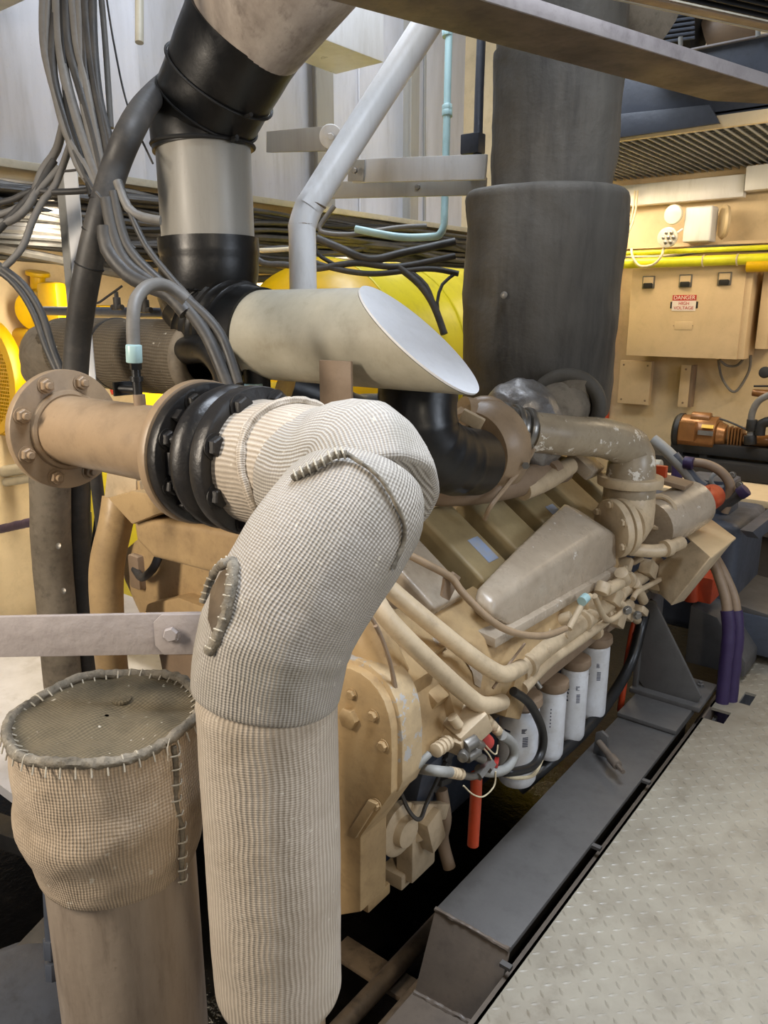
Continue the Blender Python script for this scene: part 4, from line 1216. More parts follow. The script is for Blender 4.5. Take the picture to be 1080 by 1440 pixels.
# black hoses from the duct to the turbochargers
tag(MB().tube([ad(588, 548, 2.2), ad(588, 590, 2.2), ad(598, 622, 2.22), ad(630, 645, 2.3), ad(668, 650, 2.44)], [0.112, 0.112, 0.108, 0.105, 0.105], 48, step=0.008, fn=lambda a, s, p: 1 + 0.02 * (s < 0.03) + 0.022 * max(0, math.sin(s * 2 * PI / 0.05)) * (0.10 < s < 0.34)).build('turbo_inlet_hose', 'rubber'), 'corrugated black rubber hose from the slant cut cylinder to the turbocharger', 'hose')
tag(MB().tube([ad(560, 590, 2.75), ad(520, 590, 2.7), ad(490, 590, 2.62), ad(440, 560, 2.55), ad(400, 545, 2.5)], 0.09, 32, fn=lambda a, s, p: 1 + 0.03 * (abs((s % 0.14) - 0.07) < 0.012), step=0.02).build('turbo_inlet_hose', 'rubber'), 'black rubber duct running back under the slant cut cylinder', 'hose')

# ================================================================== EXHAUST COLUMN
ec = ad(760, 430, 3.12)
zt = ad(760, 276, 3.12).z
g = thing('exhaust_trunk', (ec.x, ec.y, 1.15), 'sooty dark grey lagged exhaust trunk rising above the turbocharger', 'exhaust')
lag = lambda amp, seed: wrinkle(amp, 4, seed, 0.55)
MB().tube([(ec.x, ec.y, 1.17), (ec.x, ec.y, 1.5), (ec.x, ec.y, zt)], [0.30, 0.309, 0.311], 64, step=0.03, fn=lag(0.045, 2), round_end=0.03).build('lower_lagging', 'lagging', g)
z2 = ad(780, 105, 3.12).z
MB().tube([(ec.x + 0.02, ec.y, zt - 0.02), (ec.x + 0.025, ec.y, zt + 0.2), (ec.x + 0.03, ec.y, z2)], [0.226, 0.238, 0.246], 64, step=0.03, fn=lag(0.05, 5)).build('middle_lagging', 'lagging', g)
MB().tube([(ec.x + 0.03, ec.y, z2 - 0.01), (ec.x + 0.03, ec.y, 4.28)], [0.238, 0.238], 64, step=0.05, fn=lag(0.025, 8), smooth=False).build('upper_lagging', 'lagging', g)
MB().torus((ec.x + 0.03, ec.y, z2), Z1, 0.239, 0.008, 48, 8).build('tie_wire', 'black', g)
for px, py in ((709, 415),):
    MB().lathe(ad(px, py, 2.845), (0.2, -1, 0.1), [(0, 0.013), (0.004, 0.013), (0.007, 0.005)], 16).build('button', 'steel', g)
MB().tube([ad(780, 560, 3.0), ad(800, 565, 2.9), ad(815, 575, 2.84)], [0.12, 0.115, 0.11], 32, fn=wrinkle(0.04)).build('inlet_stub', 'lag_side', g)

# ================================================================== PIPES, BRACKETS AND CONDUITS BEFORE THE HULL SIDE
g = thing('vent_pipe', ad(425, 400, 2.9), 'white bent vent pipe rising diagonally behind the slant cut cylinder', 'pipe')
MB().tube([ad(427, 440, 2.9), ad(425, 330, 2.9), ad(425, 318, 2.9), ad(434, 292, 2.9), ad(441, 281, 2.9), ad(520, 158, 2.95), ad(600, 35, 3.0), ad(650, -45, 3.02)], [0.051, 0.051, 0.052, 0.053, 0.053, 0.055, 0.057, 0.058], 32, step=0.03).build('pipe_barrel', 'white', g)
MB().torus(ad(425, 316, 2.9), Z1, 0.0505, 0.003, 28, 6).build('weld_ring', 'brown_plate', g)
MB().torus(ad(440, 283, 2.9), (0.35, 0.2, 0.8), 0.052, 0.004, 28, 6).build('weld_ring', 'plank', g)


def bar(px0, py0, px1, py1, d0, d1, h, t=0.012):
    a, b = ad(px0, py0, d0), ad(px1, py1, d1)
    d = (b - a).normalized()
    n = d.cross(Z1).normalized()
    u = n.cross(d)
    return MB().box(a.lerp(b, 0.5), ((b - a).length, t, h), Matrix((d, n, u)).transposed(), 0.003)


g = thing('support_bar', ad(590, 238, 3.4), 'long cream flat bar bolted toward the exhaust trunk', 'bracket')
bar(497, 241, 684, 235, 3.45, 3.15, 0.096, 0.02).build('flat_bar', 'white', g)
bar(490, 240, 512, 240, 3.44, 3.40, 0.088, 0.008).build('lug', 'duct_grey', g)
put('bolt', bolt_mesh('steel', False), g, ad(499, 240, 3.37), (0.4, -0.9, 0), 0.2, 0.012)
g = thing('support_bar', ad(560, 265, 3.55), 'shadowed second flat bar just under the long cream bar', 'bracket')
bar(455, 268, 684, 262, 3.65, 3.35, 0.072, 0.02).build('flat_bar', 'duct_grey', g)
put('bolt', bolt_mesh('steel', False), g, ad(588, 263, 3.46), (0.4, -0.9, 0), 0.2, 0.012)
g = thing('hanger_arm', ad(430, 198, 3.6), 'short grey arm with round white end disc left of the diagonal pipe', 'bracket')
bar(378, 200, 462, 195, 4.3, 3.62, 0.105, 0.03).build('arm', 'duct_grey', g)
c0 = ad(465, 192, 3.55)
MB().cyl(c0, c0 + (EYE - c0).normalized() * 0.03, 0.052, n=32, bev=0.005).build('end_disc', 'white', g)
put('bolt', bolt_mesh('white', False), g, c0 + (EYE - c0).normalized() * 0.028, EYE - c0, 0.2, 0.016)
g = thing('conduit_pipe', ad(628, 180, 3.55), 'thin pale cyan pipe with coupling, bending at the stringer', 'pipe')
MB().tube([ad(634, -40, 3.6), ad(631, 60, 3.6), ad(628, 180, 3.6), ad(625, 300, 3.6), ad(624, 318, 3.6), ad(618, 330, 3.6), ad(606, 333, 3.62), ad(560, 333, 3.65), ad(500, 322, 3.7)], 0.0175, 16, step=0.03).build('pipe_barrel', 'cyan', g)
mb = MB()
for py in (153, 160, 48):
    mb.cyl(ad(629, py - 5, 3.6), ad(629, py + 4, 3.6), 0.025, n=8, bev=0.003)
mb.split('coupling', 'cyan', g)
tag(MB().tube([ax(598, 60, XU + 0.012), ax(597, 170, XU + 0.012), ax(597, 310, XU + 0.012)], 0.012, 8, smooth=False).build('thin_conduit', 'duct_grey'), 'thin grey conduit on the hull between pipe and cyan pipe', 'pipe')
tag(MB().tube([ad(684, -140, 3.3), ad(674, 130, 3.3), ad(671, 235, 3.3)], 0.02, 12, smooth=False).build('dark_conduit', 'navy'), 'dark slate conduit beside the exhaust trunk', 'pipe')
tag(MB().box(ax(663, 110, XU + 0.02), (0.04, 0.07, 0.62), None, 0.002).build('pale_strip', 'white'), 'narrow pale strip upright between the conduits', 'panel')
tag(MB().box(ad(665, 203, 3.3), (0.09, 0.06, 0.08), None, 0.006).build('junction_box', 'navy'), 'small dark box where the dark conduit ends', 'box')
# boxed duct at the top
g = thing('ceiling_duct', ad(450, 40, 3.3), 'pale blue white square duct under the ceiling behind the diagonal pipe', 'duct')
zb = 2.9
c4 = [az(405, 36, zb), az(540, 88, zb), az(472, 105, zb), az(395, 76, zb)]
MB().prism(c4, (0, 0, 1.35), 0.008).build('duct_box', 'white', g)
tag(MB().tube([ad(197, -60, 1.9), ad(196, 0, 1.9), ad(196, 60, 1.9)], 0.0105, 14, smooth=False).build('hanging_pipe', 'duct_cream'), 'short cream pipe end hanging down near the top left', 'pipe')
tag(MB().box(az(15, 12, 2.75) + Vector((-0.1, -0.25, 0.03)), (0.5, 0.5, 0.05), None, 0.004).build('overhead_plate', 'duct_cream'), 'corner of a pale overhead plate at the upper left', 'plate')
tag(MB().box(ax(95, 110, -3.62) + Vector((0.06, -0.2, 0.0)), (0.02, 1.1, 0.85), None, 0.004).build('hull_panel', 'wall'), 'broad pale grey panel standing behind the hanging cables', 'panel')
# upright channel post
g = thing('channel_post', ad(100, 430, 2.35), 'pale grey channel post upright between the cables', 'post')
A, B = ad(92, 226, 2.35), ad(114, 470, 2.35)
F0 = A + (B - A) * (A.z / (A.z - B.z))
B = A + (B - A) * 1.4
F0 = Vector((B.x - 0.28, B.y + 0.2, 0))
d = (B - A).normalized()
n = Vector((0.62, -0.78, 0)).normalized()
w = d.cross(n).normalized()
n = w.cross(d)
Rp = Matrix((w, n, d)).transposed()
L = (B - A).length
MB().box(A.lerp(B, 0.5) - w * 0.012, (0.042, 0.006, L), Rp, 0.001).build('web', 'white', g)
MB().tube([B, F0], 0.02, 12, smooth=False).build('foot', 'cable', g)
MB().box(A.lerp(B, 0.5) + w * 0.010 - n * 0.018, (0.006, 0.04, L), Rp, 0.001).build('flange', 'galv', g)
MB().box(A.lerp(B, 0.5) + w * 0.030 - n * 0.03, (0.03, 0.006, L), Rp, 0.001).build('flange', 'galv', g)

# ------------------------------------------------------------------ yellow tank and yellow generator set
g = thing('yellow_tank', (-2.95, 4.2, 0.7), 'large yellow cylindrical tank with domed end behind the air trunk', 'tank')
MB().lathe((-2.95, 2.85, 1.30), Y1, [(0, 0.02), (0.01, 0.15), (0.05, 0.30), (0.12, 0.42), (0.22, 0.51), (0.36, 0.56), (0.40, 0.565)], 64).build('domed_end', 'yellow', g)
MB().cyl((-2.95, 3.25, 1.30), (-2.95, 5.6, 1.30), 0.56, n=64).build('tank_shell', 'yellow_tank', g)
MB().torus((-2.95, 3.25, 1.30), Y1, 0.562, 0.009, 64, 8).build('weld_ring', 'yellow_tank', g)
MB().torus((-2.95, 3.85, 1.30), Y1, 0.562, 0.007, 64, 8).build('weld_ring', 'yellow_tank', g)
for y in (3.5, 5.1):
    MB().box((-2.95, y, 0.42), (0.8, 0.12, 0.84), None, 0.01).build('saddle', 'yellow_tank', g)

g = thing('generator_set', (-3.1, 1.55, 0.0), 'bright yellow generator set with round guard behind the flanged pipe', 'generator')
gy = 1.95
c0 = ay(-4, 530, gy)
MB().box(ay(20, 520, gy) + Vector((-0.25, 0.22, -0.05)), (0.6, 0.3, 0.5), None, 0.05, 3).build('alternator_body', 'yellow', g)
MB().lathe(c0, -Y1, [(0, 0.29), (0.03, 0.30), (0.06, 0.29), (0.065, 0.245), (0.04, 0.24)], 44).build('guard_ring', 'yellow', g)
MB().cyl(c0 - Y1 * 0.02, c0 - Y1 * 0.045, 0.245, n=44).build('guard_recess', 'black', g)
mb = MB()
for k in range(-13, 14):
    h_ = math.sqrt(max(0, 0.245 ** 2 - (k * 0.018) ** 2))
    mb.box(c0 + Vector((k * 0.018, -0.052, 0)), (0.006, 0.006, 2 * h_))
    mb.box(c0 + Vector((0, -0.054, k * 0.018)), (2 * h_, 0.006, 0.006))
tag(mb.build('guard_mesh', 'yellow', g), kind='stuff')
MB().box(ay(25, 600, gy) + Vector((0, 0.1, -0.03)), (0.3, 0.3, 0.03), Matrix.Rotation(0.1, 3, 'Y'), 0.006).build('foot', 'yellow', g)
MB().box(ay(46, 428, gy) + Vector((0, 0.1, 0)), (0.17, 0.06, 0.20), None, 0.02).build('end_plate', 'yellow', g)
mb = MB().cyl(ay(48, 438, gy + 0.1), ay(78, 425, gy + 0.3), 0.10, 0.09, n=32, bev=0.01)
mb.build('turbo_housing', 'yellow', g)
mb = MB().cyl(ay(53, 410, gy + 0.2), ay(53, 382, gy + 0.2), 0.036, n=24, bev=0.004).cyl(ay(53, 388, gy + 0.2), ay(53, 382, gy + 0.2), 0.058, n=24, bev=0.004)
mb.build('outlet_stub', 'yellow', g)
mb = MB().cyl(ay(80, 440, gy + 0.25), ay(80, 400, gy + 0.25), 0.05, n=24, bev=0.01).cyl(ay(80, 406, gy + 0.25), ay(80, 399, gy + 0.25), 0.058, n=24, bev=0.004)
mb.build('filter_pot', 'yellow', g)
MB().box(ay(140, 436, gy + 0.5), (0.16, 0.1, 0.05), None, 0.015).build('rocker_box', 'yellow', g)
MB().box(ay(230, 548, gy - 0.1) + Vector((0.0, 0.22, -0.06)), (0.55, 0.36, 0.2), Matrix.Rotation(0.1, 3, 'Y'), 0.04, 3).build('engine_cowl', 'yellow', g)
c0 = ay(243, 556, gy - 0.06)
mb = MB()
for k in range(7):
    mb.box(c0 + Vector((-0.045 + 0.015 * k, -0.006, 0.0)), (0.006, 0.01, 0.05 - 0.003 * abs(k - 3) ** 2), Matrix.Rotation(0.35, 3, 'Y'), 0.001)
mb.split('vent_slot', 'black', g)
MB().box(ay(160, 545, gy - 0.02), (0.04, 0.02, 0.05), Matrix.Rotation(-0.5, 3, 'Y'), 0.002).build('red_label', 'sign_red', g)
MB().box(ay(170, 590, gy) + Vector((0, 0.15, -0.5)), (0.8, 0.4, 0.6), None, 0.02).build('bed_frame', 'yellow_tank', g)
# white pipe bench and purple line at the left edge
tag(MB().tube([ay(-30, 668, 1.9), ay(60, 655, 1.9)], 0.03, 16, smooth=False).tube([ay(-30, 684, 1.9), ay(60, 670, 1.9)], 0.022, 16, smooth=False).build('pipe_rail', 'duct_cream'), 'pair of cream pipes side by side at the left edge', 'pipe')
tag(MB().tube([ay(-40, 752, 1.8), ay(0, 744, 1.8), ay(50, 733, 1.8)], 0.022, 14, fn=wrinkle(0.15, 40)).build('purple_pipe', 'purple'), 'dark purple sleeved pipe at the left edge', 'pipe')
g = thing('grey_locker', (-3.0, 2.4, 0.02), 'plain grey white box plate behind the buttoned lagged pipe', 'box')
MB().box(ay(20, 830, 2.1) + Vector((-0.3, 0.25, -0.15)), (1.5, 0.4, 0.95), None, 0.01).build('body', 'duct_grey', g)
MB().box(ay(60, 790, 2.08), (0.015, 0.01, 0.9)).build('seam', 'duct_grey', g)
# dark machinery at the lower left corner
g = thing('bilge_pump', ad(20, 1400, 1.75), 'dark dusty pump body low in the left corner', 'pump')
c0 = ad(30, 1430, 1.80)
MB().lathe(c0 - Z1 * 0.12, Z1, [(0, 0.22), (0.08, 0.24), (0.14, 0.22), (0.18, 0.15), (0.19, 0.05)], 36).build('casing', 'slate', g)
mb = MB().tube([ad(70, 1230, 1.75), ad(73, 1290, 1.75), ad(75, 1330, 1.75)], 0.017, 12).cyl(ad(75, 1318, 1.75), ad(76, 1345, 1.75), 0.023, n=8, bev=0.003).cyl(ad(76, 1350, 1.75), ad(77, 1375, 1.75), 0.021, n=8, bev=0.003)
mb.build('hose_connection', 'slate', g)
MB().box(ad(55, 1360, 1.9), (0.2, 0.2, 0.02), Matrix.Rotation(0.4, 3, 'X'), 0.004).build('bracket_plate', 'cable', g)
tag(MB().box(az(28, 1178, -0.05), (0.45, 0.08, 0.06), Matrix.Rotation(0.25, 3, 'Z'), 0.004).build('deck_edge_angle', 'black'), 'black angle edge under the white port deck', 'beam')

# ------------------------------------------------------------------ cables
rc_ = random.Random(21)
XC = -3.42
for k in range(44):
    z0 = 2.13 - 0.021 * (k % 13) + rc_.uniform(-0.012, 0.012)
    x0 = XC - 0.035 * (k // 13) + rc_.uniform(-0.03, 0.04)
    ph = rc_.uniform(0, 6)
    pts = [Vector((x0 + rc_.uniform(-0.025, 0.025), y, z0 + rc_.uniform(-0.03, 0.025) - (0.06 * (1 + math.sin(y * 1.7 + ph)) if k % 4 == 0 else 0))) for y in (0.9, 1.4, 1.9, 2.4, 2.9, 3.4, 3.9, 4.5, 5.1, 5.8)]
    o = MB().tube(pts, rc_.choice((0.013, 0.016, 0.021)), 8, step=0.06).build('tray_cable', rc_.choice(('cable', 'cable', 'black', 'black', 'black', 'cable_grey') if k > 22 else ('cable', 'cable', 'black', 'black')))
    tag(o, 'cable in the thick bundle slung under the hull stringer', 'cable', 'cables slung under the stringer')
tag(MB().box((XC - 0.10, 2.9, 1.98), (0.012, 5.6, 0.22)).box((XC - 0.02, 2.9, 1.87), (0.17, 5.6, 0.012)).build('cable_tray', 'black'), 'dark cable tray under the stringer', 'tray')
drops = [
    ([(62, -30), (62, 60), (78, 130), (95, 190), (125, 240), (145, 275)], 0.0125, 'cable_grey'),
    ([(80, -30), (82, 40), (92, 110), (112, 180), (140, 260)], 0.0145, 'cable_grey'),
    ([(92, -30), (96, 60), (112, 120), (132, 190), (150, 275)], 0.0135, 'cable'),
    ([(100, -30), (108, 60), (120, 110), (138, 200), (152, 270)], 0.0125, 'cable_grey'),
    ([(76, -30), (84, 70), (104, 150), (128, 230), (146, 270)], 0.0115, 'cable'),
    ([(118, -30), (124, 50), (136, 130), (150, 200), (158, 260)], 0.0125, 'cable'),
    ([(88, -30), (90, 80), (98, 160), (118, 230), (130, 275)], 0.0115, 'black'),
    ([(130, -30), (132, 60), (140, 140), (155, 200), (164, 260)], 0.0115, 'cable'),
    ([(70, -30), (66, 80), (86, 160), (108, 230), (128, 262), (150, 300)], 0.010, 'cable_grey'),
    ([(110, -30), (114, 70), (118, 150), (140, 240), (150, 290)], 0.011, 'cable_grey'),
    ([(84, -30), (74, 90), (92, 170), (122, 250), (148, 290)], 0.012, 'cable'),
    ([(124, -30), (120, 90), (136, 180), (146, 250)], 0.010, 'cable'),
]
for pts, r, m_ in drops:
    o = MB().tube([ad(px, py, 2.15) for px, py in pts], r, 10, step=0.03).build('drop_cable', m_)
    tag(o, 'grey cable in the loose bundle dropping from the upper left', 'cable', 'cables dropping at the upper left')
tag(MB().tube([ad(106, -30, 2.25), ad(112, 60, 2.25), ad(128, 160, 2.25), ad(134, 260, 2.25)], 0.012, 12).build('cyan_cable', 'cyan'), 'pale cyan cable among the grey dropping cables', 'cable')
tag(MB().tube([ad(140, -30, 2.3), ad(148, 60, 2.3), ad(156, 180, 2.3)], 0.009, 10).build('pale_cable', 'cable_grey'), 'pale straight cable to the right of the dropping bundle', 'cable')
tag(MB().tube([ad(146, -30, 2.3), ad(160, 60, 2.3), ad(180, 150, 2.3), ad(215, 230, 2.2)], 0.003, 6).build('thin_wire', 'cable'), 'thin dark wire trailing past the pale straight cable', 'wire')
big = [ad(290, 95, 2.78), ad(242, 112, 2.56), ad(213, 138, 2.2), ad(188, 175, 1.92), ad(162, 235, 1.92), ad(140, 310, 1.92), ad(122, 390, 1.97), ad(110, 470, 2.05), ad(104, 560, 2.12)]
g = thing('thick_hose', ad(104, 560, 1.9), 'thick dark armoured hose sweeping down in front of the grey post', 'hose')
MB().tube(big, 0.034, 24, step=0.02).build('hose_body', 'cable', g)
for i, t in ((5, 0.2), (5, 0.8), (4, 0.7)):
    c0 = big[i].lerp(big[i + 1], t)
    MB().torus(c0, big[i + 1] - big[i], 0.0345, 0.003, 24, 6).build('tie', 'black', g)
low = [
    ([(150, 280), (160, 330), (178, 370), (215, 398), (250, 420), (290, 470), (322, 545)], 0.016, 'cable', 'dark cable sagging from the knot to the black bends, lower of the bunch'),
    ([(148, 320), (152, 350), (180, 385), (212, 402), (240, 415), (262, 440)], 0.020, 'cable', 'stout dark cable looping below the knot toward the grey hose'),
    ([(160, 270), (170, 320), (185, 355), (225, 395), (268, 425), (310, 470), (335, 540)], 0.012, 'cable', 'medium dark cable running down over the rubber elbow'),
    ([(168, 255), (180, 290), (205, 345), (240, 390), (275, 430), (300, 480)], 0.008, 'cable', 'thin dark cable uppermost in the bunch over the rubber elbow'),
    ([(165, 255), (180, 292), (200, 305), (226, 310)], 0.011, 'cable_grey', 'grey cable curling toward the upright air duct'),
    ([(135, 270), (160, 300), (172, 330), (190, 350)], 0.004, 'cable', 'thin brown wire crossing the thick hose'),
    ([(262, 430), (290, 450), (320, 500), (330, 545)], 0.003, 'red', 'thin red wire lying on the cables above the bellows'),
]
for pts, r, m_, lab in low:
    tag(MB().tube([ad(px, py, 1.86) for px, py in pts], r, 12, step=0.02).build('hanging_cable', m_), lab, 'cable')
tag(MB().tube([ad(188, 490, 1.66), ad(187, 450, 1.66), ad(192, 420, 1.68), ad(210, 402, 1.72), ad(235, 402, 1.76), ad(262, 422, 1.78)], 0.0145, 16, step=0.012).build('grey_hose', 'cable_grey'), 'grey hose arching up from the valve on the flanged pipe', 'hose')
left = [
    ([(-20, 385), (0, 380), (30, 350), (46, 310), (62, 280), (78, 260), (100, 200)], 0.010, 'cable_grey', 'grey cable curving from the left edge up to the post'),
    ([(-20, 315), (10, 312), (30, 300), (45, 280), (60, 240), (80, 210), (92, 160)], 0.012, 'cable_grey', 'grey cable looping at left above the other'),
    ([(-20, 375), (5, 385), (30, 410), (50, 445), (66, 490), (82, 525)], 0.011, 'cable', 'dark cable sloping down over the yellow generator, outer one'),
    ([(-20, 362), (5, 378), (34, 402), (58, 440), (74, 490), (90, 530)], 0.011, 'cable', 'dark cable sloping down over the yellow generator, inner one'),
    ([(-20, 290), (20, 280), (45, 268), (75, 270), (120, 268), (145, 262)], 0.009, 'cable', 'dark cable strung level behind the post'),
    ([(20, 290), (40, 278), (62, 246), (100, 240), (140, 236), (146, 250)], 0.0035, 'cable', 'thin wire tying cables to the post'),
    ([(-10, 305), (30, 290), (60, 262), (84, 235)], 0.010, 'cable_grey', 'pale cable in the bunch left of the post'),
    ([(-20, 340), (20, 300), (48, 270), (76, 225)], 0.012, 'cable', 'dark cable bending upward left of the post'),
]
for pts, r, m_, lab in left:
    tag(MB().tube([ad(px, py, 2.2) for px, py in pts], r, 10, step=0.02).build('hanging_cable', m_), lab, 'cable')
right = [
    ([(275, 315), (310, 325), (345, 350), (370, 370), (400, 372), (440, 378), (500, 370), (560, 375), (640, 360)], 0.016, 'cable', 'dark cable sagging below the bundle behind the vent pipe'),
    ([(445, 335), (480, 350), (520, 365), (570, 355), (640, 340)], 0.02, 'cable', 'stout cable sagging beside the vent pipe elbow'),
    ([(560, 375), (590, 400), (610, 430), (625, 470)], 0.018, 'cable', 'dark cable dropping in front of the yellow tank, thicker'),
    ([(575, 380), (600, 402), (614, 440), (622, 470)], 0.010, 'cable', 'dark cable dropping in front of the yellow tank, thinner'),
    ([(640, 385), (622, 400), (615, 425), (618, 450)], 0.008, 'cable', 'thin cable joining the drop in front of the yellow tank'),
    ([(470, 290), (455, 310), (450, 325), (490, 330), (560, 320), (600, 318)], 0.012, 'cable_grey', 'pale cable lying on top of the bundle by the vent pipe'),
    ([(370, 352), (410, 350), (450, 372), (520, 385), (600, 378), (645, 385)], 0.014, 'cable', 'dark cable lowest in the bundle right of the vent pipe'),
    ([(420, 300), (440, 330), (445, 355), (470, 372)], 0.010, 'black', 'black cable turning down beside the vent pipe elbow'),
]
for pts, r, m_, lab in right:
    tag(MB().tube([ad(px, py, 3.75) for px, py in pts], r, 10, step=0.03).build('hanging_cable', m_), lab, 'cable')
tag(MB().tube([ay(0, 405, 3.1), ay(30, 390, 3.1), ay(75, 372, 3.1), ay(95, 358, 3.1), ay(130, 330, 3.1), ay(160, 318, 3.2)], 0.018, 12).build('cream_pipe', 'cable_white'), 'cream pipe slanting behind the yellow generator', 'pipe')
tag(MB().tube([Vector((ay(32, 350, 3.2).x, 3.2, 0.0)), Vector((ay(32, 350, 3.2).x, 3.2, 2.18))], 0.07, 20, smooth=False).build('cream_column', 'wall_warm'), 'cream round column behind the yellow generator', 'column')
for px, m_ in ((58, 'wall_warm'), (72, 'white')):
    tag(MB().tube([Vector((ay(px, 350, 3.4).x, 3.4, 0)), Vector((ay(px, 350, 3.4).x, 3.4, 2.18))], 0.022, 14, smooth=False).build('cream_pipe', m_), 'slim upright pipe behind the generator, ' + ('white one' if m_ == 'white' else 'cream one'), 'pipe')
tag(MB().tube([ad(355, 352, 3.3), ad(380, 352, 3.3), ad(410, 350, 3.3)], 0.010, 10).build('pale_cable', 'cable_white'), 'pale cable from the rubber elbow to the vent pipe', 'cable')
tag(MB().tube([ad(95, 440, 2.6), ad(140, 425, 2.6), ad(172, 402, 2.6)], 0.004, 8, smooth=False).build('thin_rod', 'cable'), 'thin dark rod above the lagged cross pipe', 'rod')

# ================================================================== OVERHEAD
p0, p1 = az(672, 0, 2.15), az(1080, 124, 2.15)
q0, q1 = az(680, 55, 2.15), az(998, 142, 2.15)
d = (p1 - p0).normalized()
A0 = p0 - d * 1.6
w = (q1 - q0)
wn = Vector((-d.y, d.x, 0))
wid = (q1 - p0).dot(wn)
Lq = (q1 - A0).dot(d)
Lp = Lq + 0.35
g = thing('overhead_beam', A0.lerp(p1, 0.5), 'dirty broad overhead steel beam slanting across the upper right', 'beam')
MB().prism([A0, A0 + d * Lp, A0 + d * Lq + wn * wid, A0 + wn * wid], (0, 0, 0.012), 0.002).build('bottom_flange', 'plank', g)
MB().prism([A0, A0 + d * Lp, A0 + d * Lp - wn * 0.006, A0 - wn * 0.006], (0, 0, 0.030), 0.002).build('edge_strip', 'plank_edge', g)
MB().prism([A0 + wn * 0.02 + Z1 * 0.012, A0 + d * Lp + wn * 0.02 + Z1 * 0.012, A0 + d * Lp + wn * 0.034 + Z1 * 0.012, A0 + wn * 0.034 + Z1 * 0.012], (0, 0, 0.022), 0.002).build('web', 'plank_edge', g)
# slab of grating at the top right
g = thing('upper_grating', az(1000, 0, 2.45), 'dark underside of an upper walkway grating with pale edge at the top right corner', 'grating')
r0, r1 = az(872, 0, 2.45), az(1080, 44, 2.45)
d = (r1 - r0).normalized()
wn = Vector((d.y, -d.x, 0))
r0 -= d * 0.8
r1 += d * 0.8
MB().prism([r0, r1, r1 - wn * 0.012, r0 - wn * 0.012], (0, 0, 0.06), 0.002).build('edge_bar', 'duct_cream', g)
MB().prism([r0 + Z1 * 0.001, r1 + Z1 * 0.001, r1 + wn * 0.04 + Z1 * 0.001, r0 + wn * 0.04 + Z1 * 0.001], (0, 0, 0.008), 0.002).build('edge_flange', 'tan_pipe', g)
for k in range(14):
    o = wn * (0.07 + 0.035 * k)
    MB().prism([r0 + o, r1 + o, r1 + o + wn * 0.006, r0 + o + wn * 0.006], (0, 0, 0.035)).build('grating_bar', 'black', g)
MB().prism([r0 + wn * 0.05 + Z1 * 0.04, r1 + wn * 0.05 + Z1 * 0.04, r1 + wn * 0.6 + Z1 * 0.04, r0 + wn * 0.6 + Z1 * 0.04], (0, 0, 0.006)).build('cover_plate', 'plank', g)

# mesh platform in front of the far bulkhead
PZm = 2.49
g = thing('mesh_platform', (-1.3, 5.2, PZm), 'cream framed wire mesh platform above the bulkhead cabinet', 'platform')
xa, xb_ = -2.6, -0.95
MB().box(((xa + xb_) / 2, 4.47, PZm + 0.03), (xb_ - xa, 0.03, 0.06), None, 0.003).build('front_frame', 'wall_warm', g)
MB().box((xb_, 5.17, PZm + 0.03), (0.03, 1.4, 0.06), None, 0.003).build('side_frame', 'wall_warm', g)
mb = MB()
for k in range(int((xb_ - xa) / 0.05)):
    mb.box((xa + 0.05 * k, 5.17, PZm + 0.02), (0.0055, 1.4, 0.016))
for k in range(int(1.4 / 0.06)):
    mb.box(((xa + xb_) / 2, 4.49 + 0.06 * k, PZm + 0.03), (xb_ - xa, 0.007, 0.012))
tag(mb.build('wire_mesh', 'galv', g), kind='stuff')
MB().box(((xa + xb_) / 2, 5.17, PZm + 0.075), (xb_ - xa, 1.4, 0.01)).build('gap_shade_sheet', 'black', g)  # black sheet added behind the mesh to paint the shade in its gaps
MB().box((-1.95, 5.78, 2.38), (0.95, 0.08, 0.14), None, 0.006).build('rear_beam', 'white', g)
MB().box((-1.10, 5.74, 2.42), (0.72, 0.10, 0.15), Matrix.Rotation(-0.02, 3, 'Y'), 0.006).build('rear_beam', 'white', g)
MB().prism([(-1.06, 5.80, 2.33), (-1.06, 5.6, 2.33), (-1.06, 5.85, 2.20)], (0.03, 0, 0), 0.002).build('knee_bracket', 'wall_warm', g)
# slate coloured steel above it
g = thing('upper_stringer', (-1.2, 4.3, 2.6), 'slate blue steel stringer with tapered end above the mesh platform', 'beam')
yy = 4.42
MB().prism([ay(800, 205, yy), ay(855, 196, yy), ay(1012, 173, yy), ay(998, 147, yy), ay(855, 162, yy), ay(800, 168, yy)], (0, 0.02, 0), 0.002).build('sloped_plate', 'navy', g)
MB().prism([ay(830, 200, yy + 0.05), ay(1120, 155, yy + 0.05), ay(1120, 60, yy + 0.05), ay(884, 100, yy + 0.05), ay(830, 110, yy + 0.05)], (0, 0.02, 0), 0.002).build('dark_web', 'navy', g)
g = thing('hopper_plate', ay(1030, 80, 3.8), 'glossy blue grey steel plate beyond the overhead beam', 'plate')
yy = 3.9
MB().prism([ay(968, 72, yy), ay(1120, 42, yy), ay(1120, 130, yy), ay(968, 115, yy)], (0, 0.02, 0), 0.002).build('plate', 'slate', g)
MB().prism([ay(960, 73, yy - 0.02), ay(1120, 41, yy - 0.02), ay(1120, 38, yy - 0.02), ay(960, 70, yy - 0.02)], (0, 0.05, 0), 0.002).build('top_edge', 'plank_edge', g)
for px, py in ((957, 62), (1066, 40)):
    MB().cyl(ay(px, py + 12, yy - 0.03), ay(px, py - 10, yy - 0.03), 0.010, n=10).build('lashing_pin', 'galv', g)
g = thing('upper_motor', ay(940, 40, 4.2), 'dark finned motor in the shade above the overhead beam', 'motor')
yy = 4.3
mb = MB().cyl(ay(905, 48, yy), ay(985, 36, yy), 0.14, n=32, bev=0.01)
mb.build('motor_body', 'black', g)
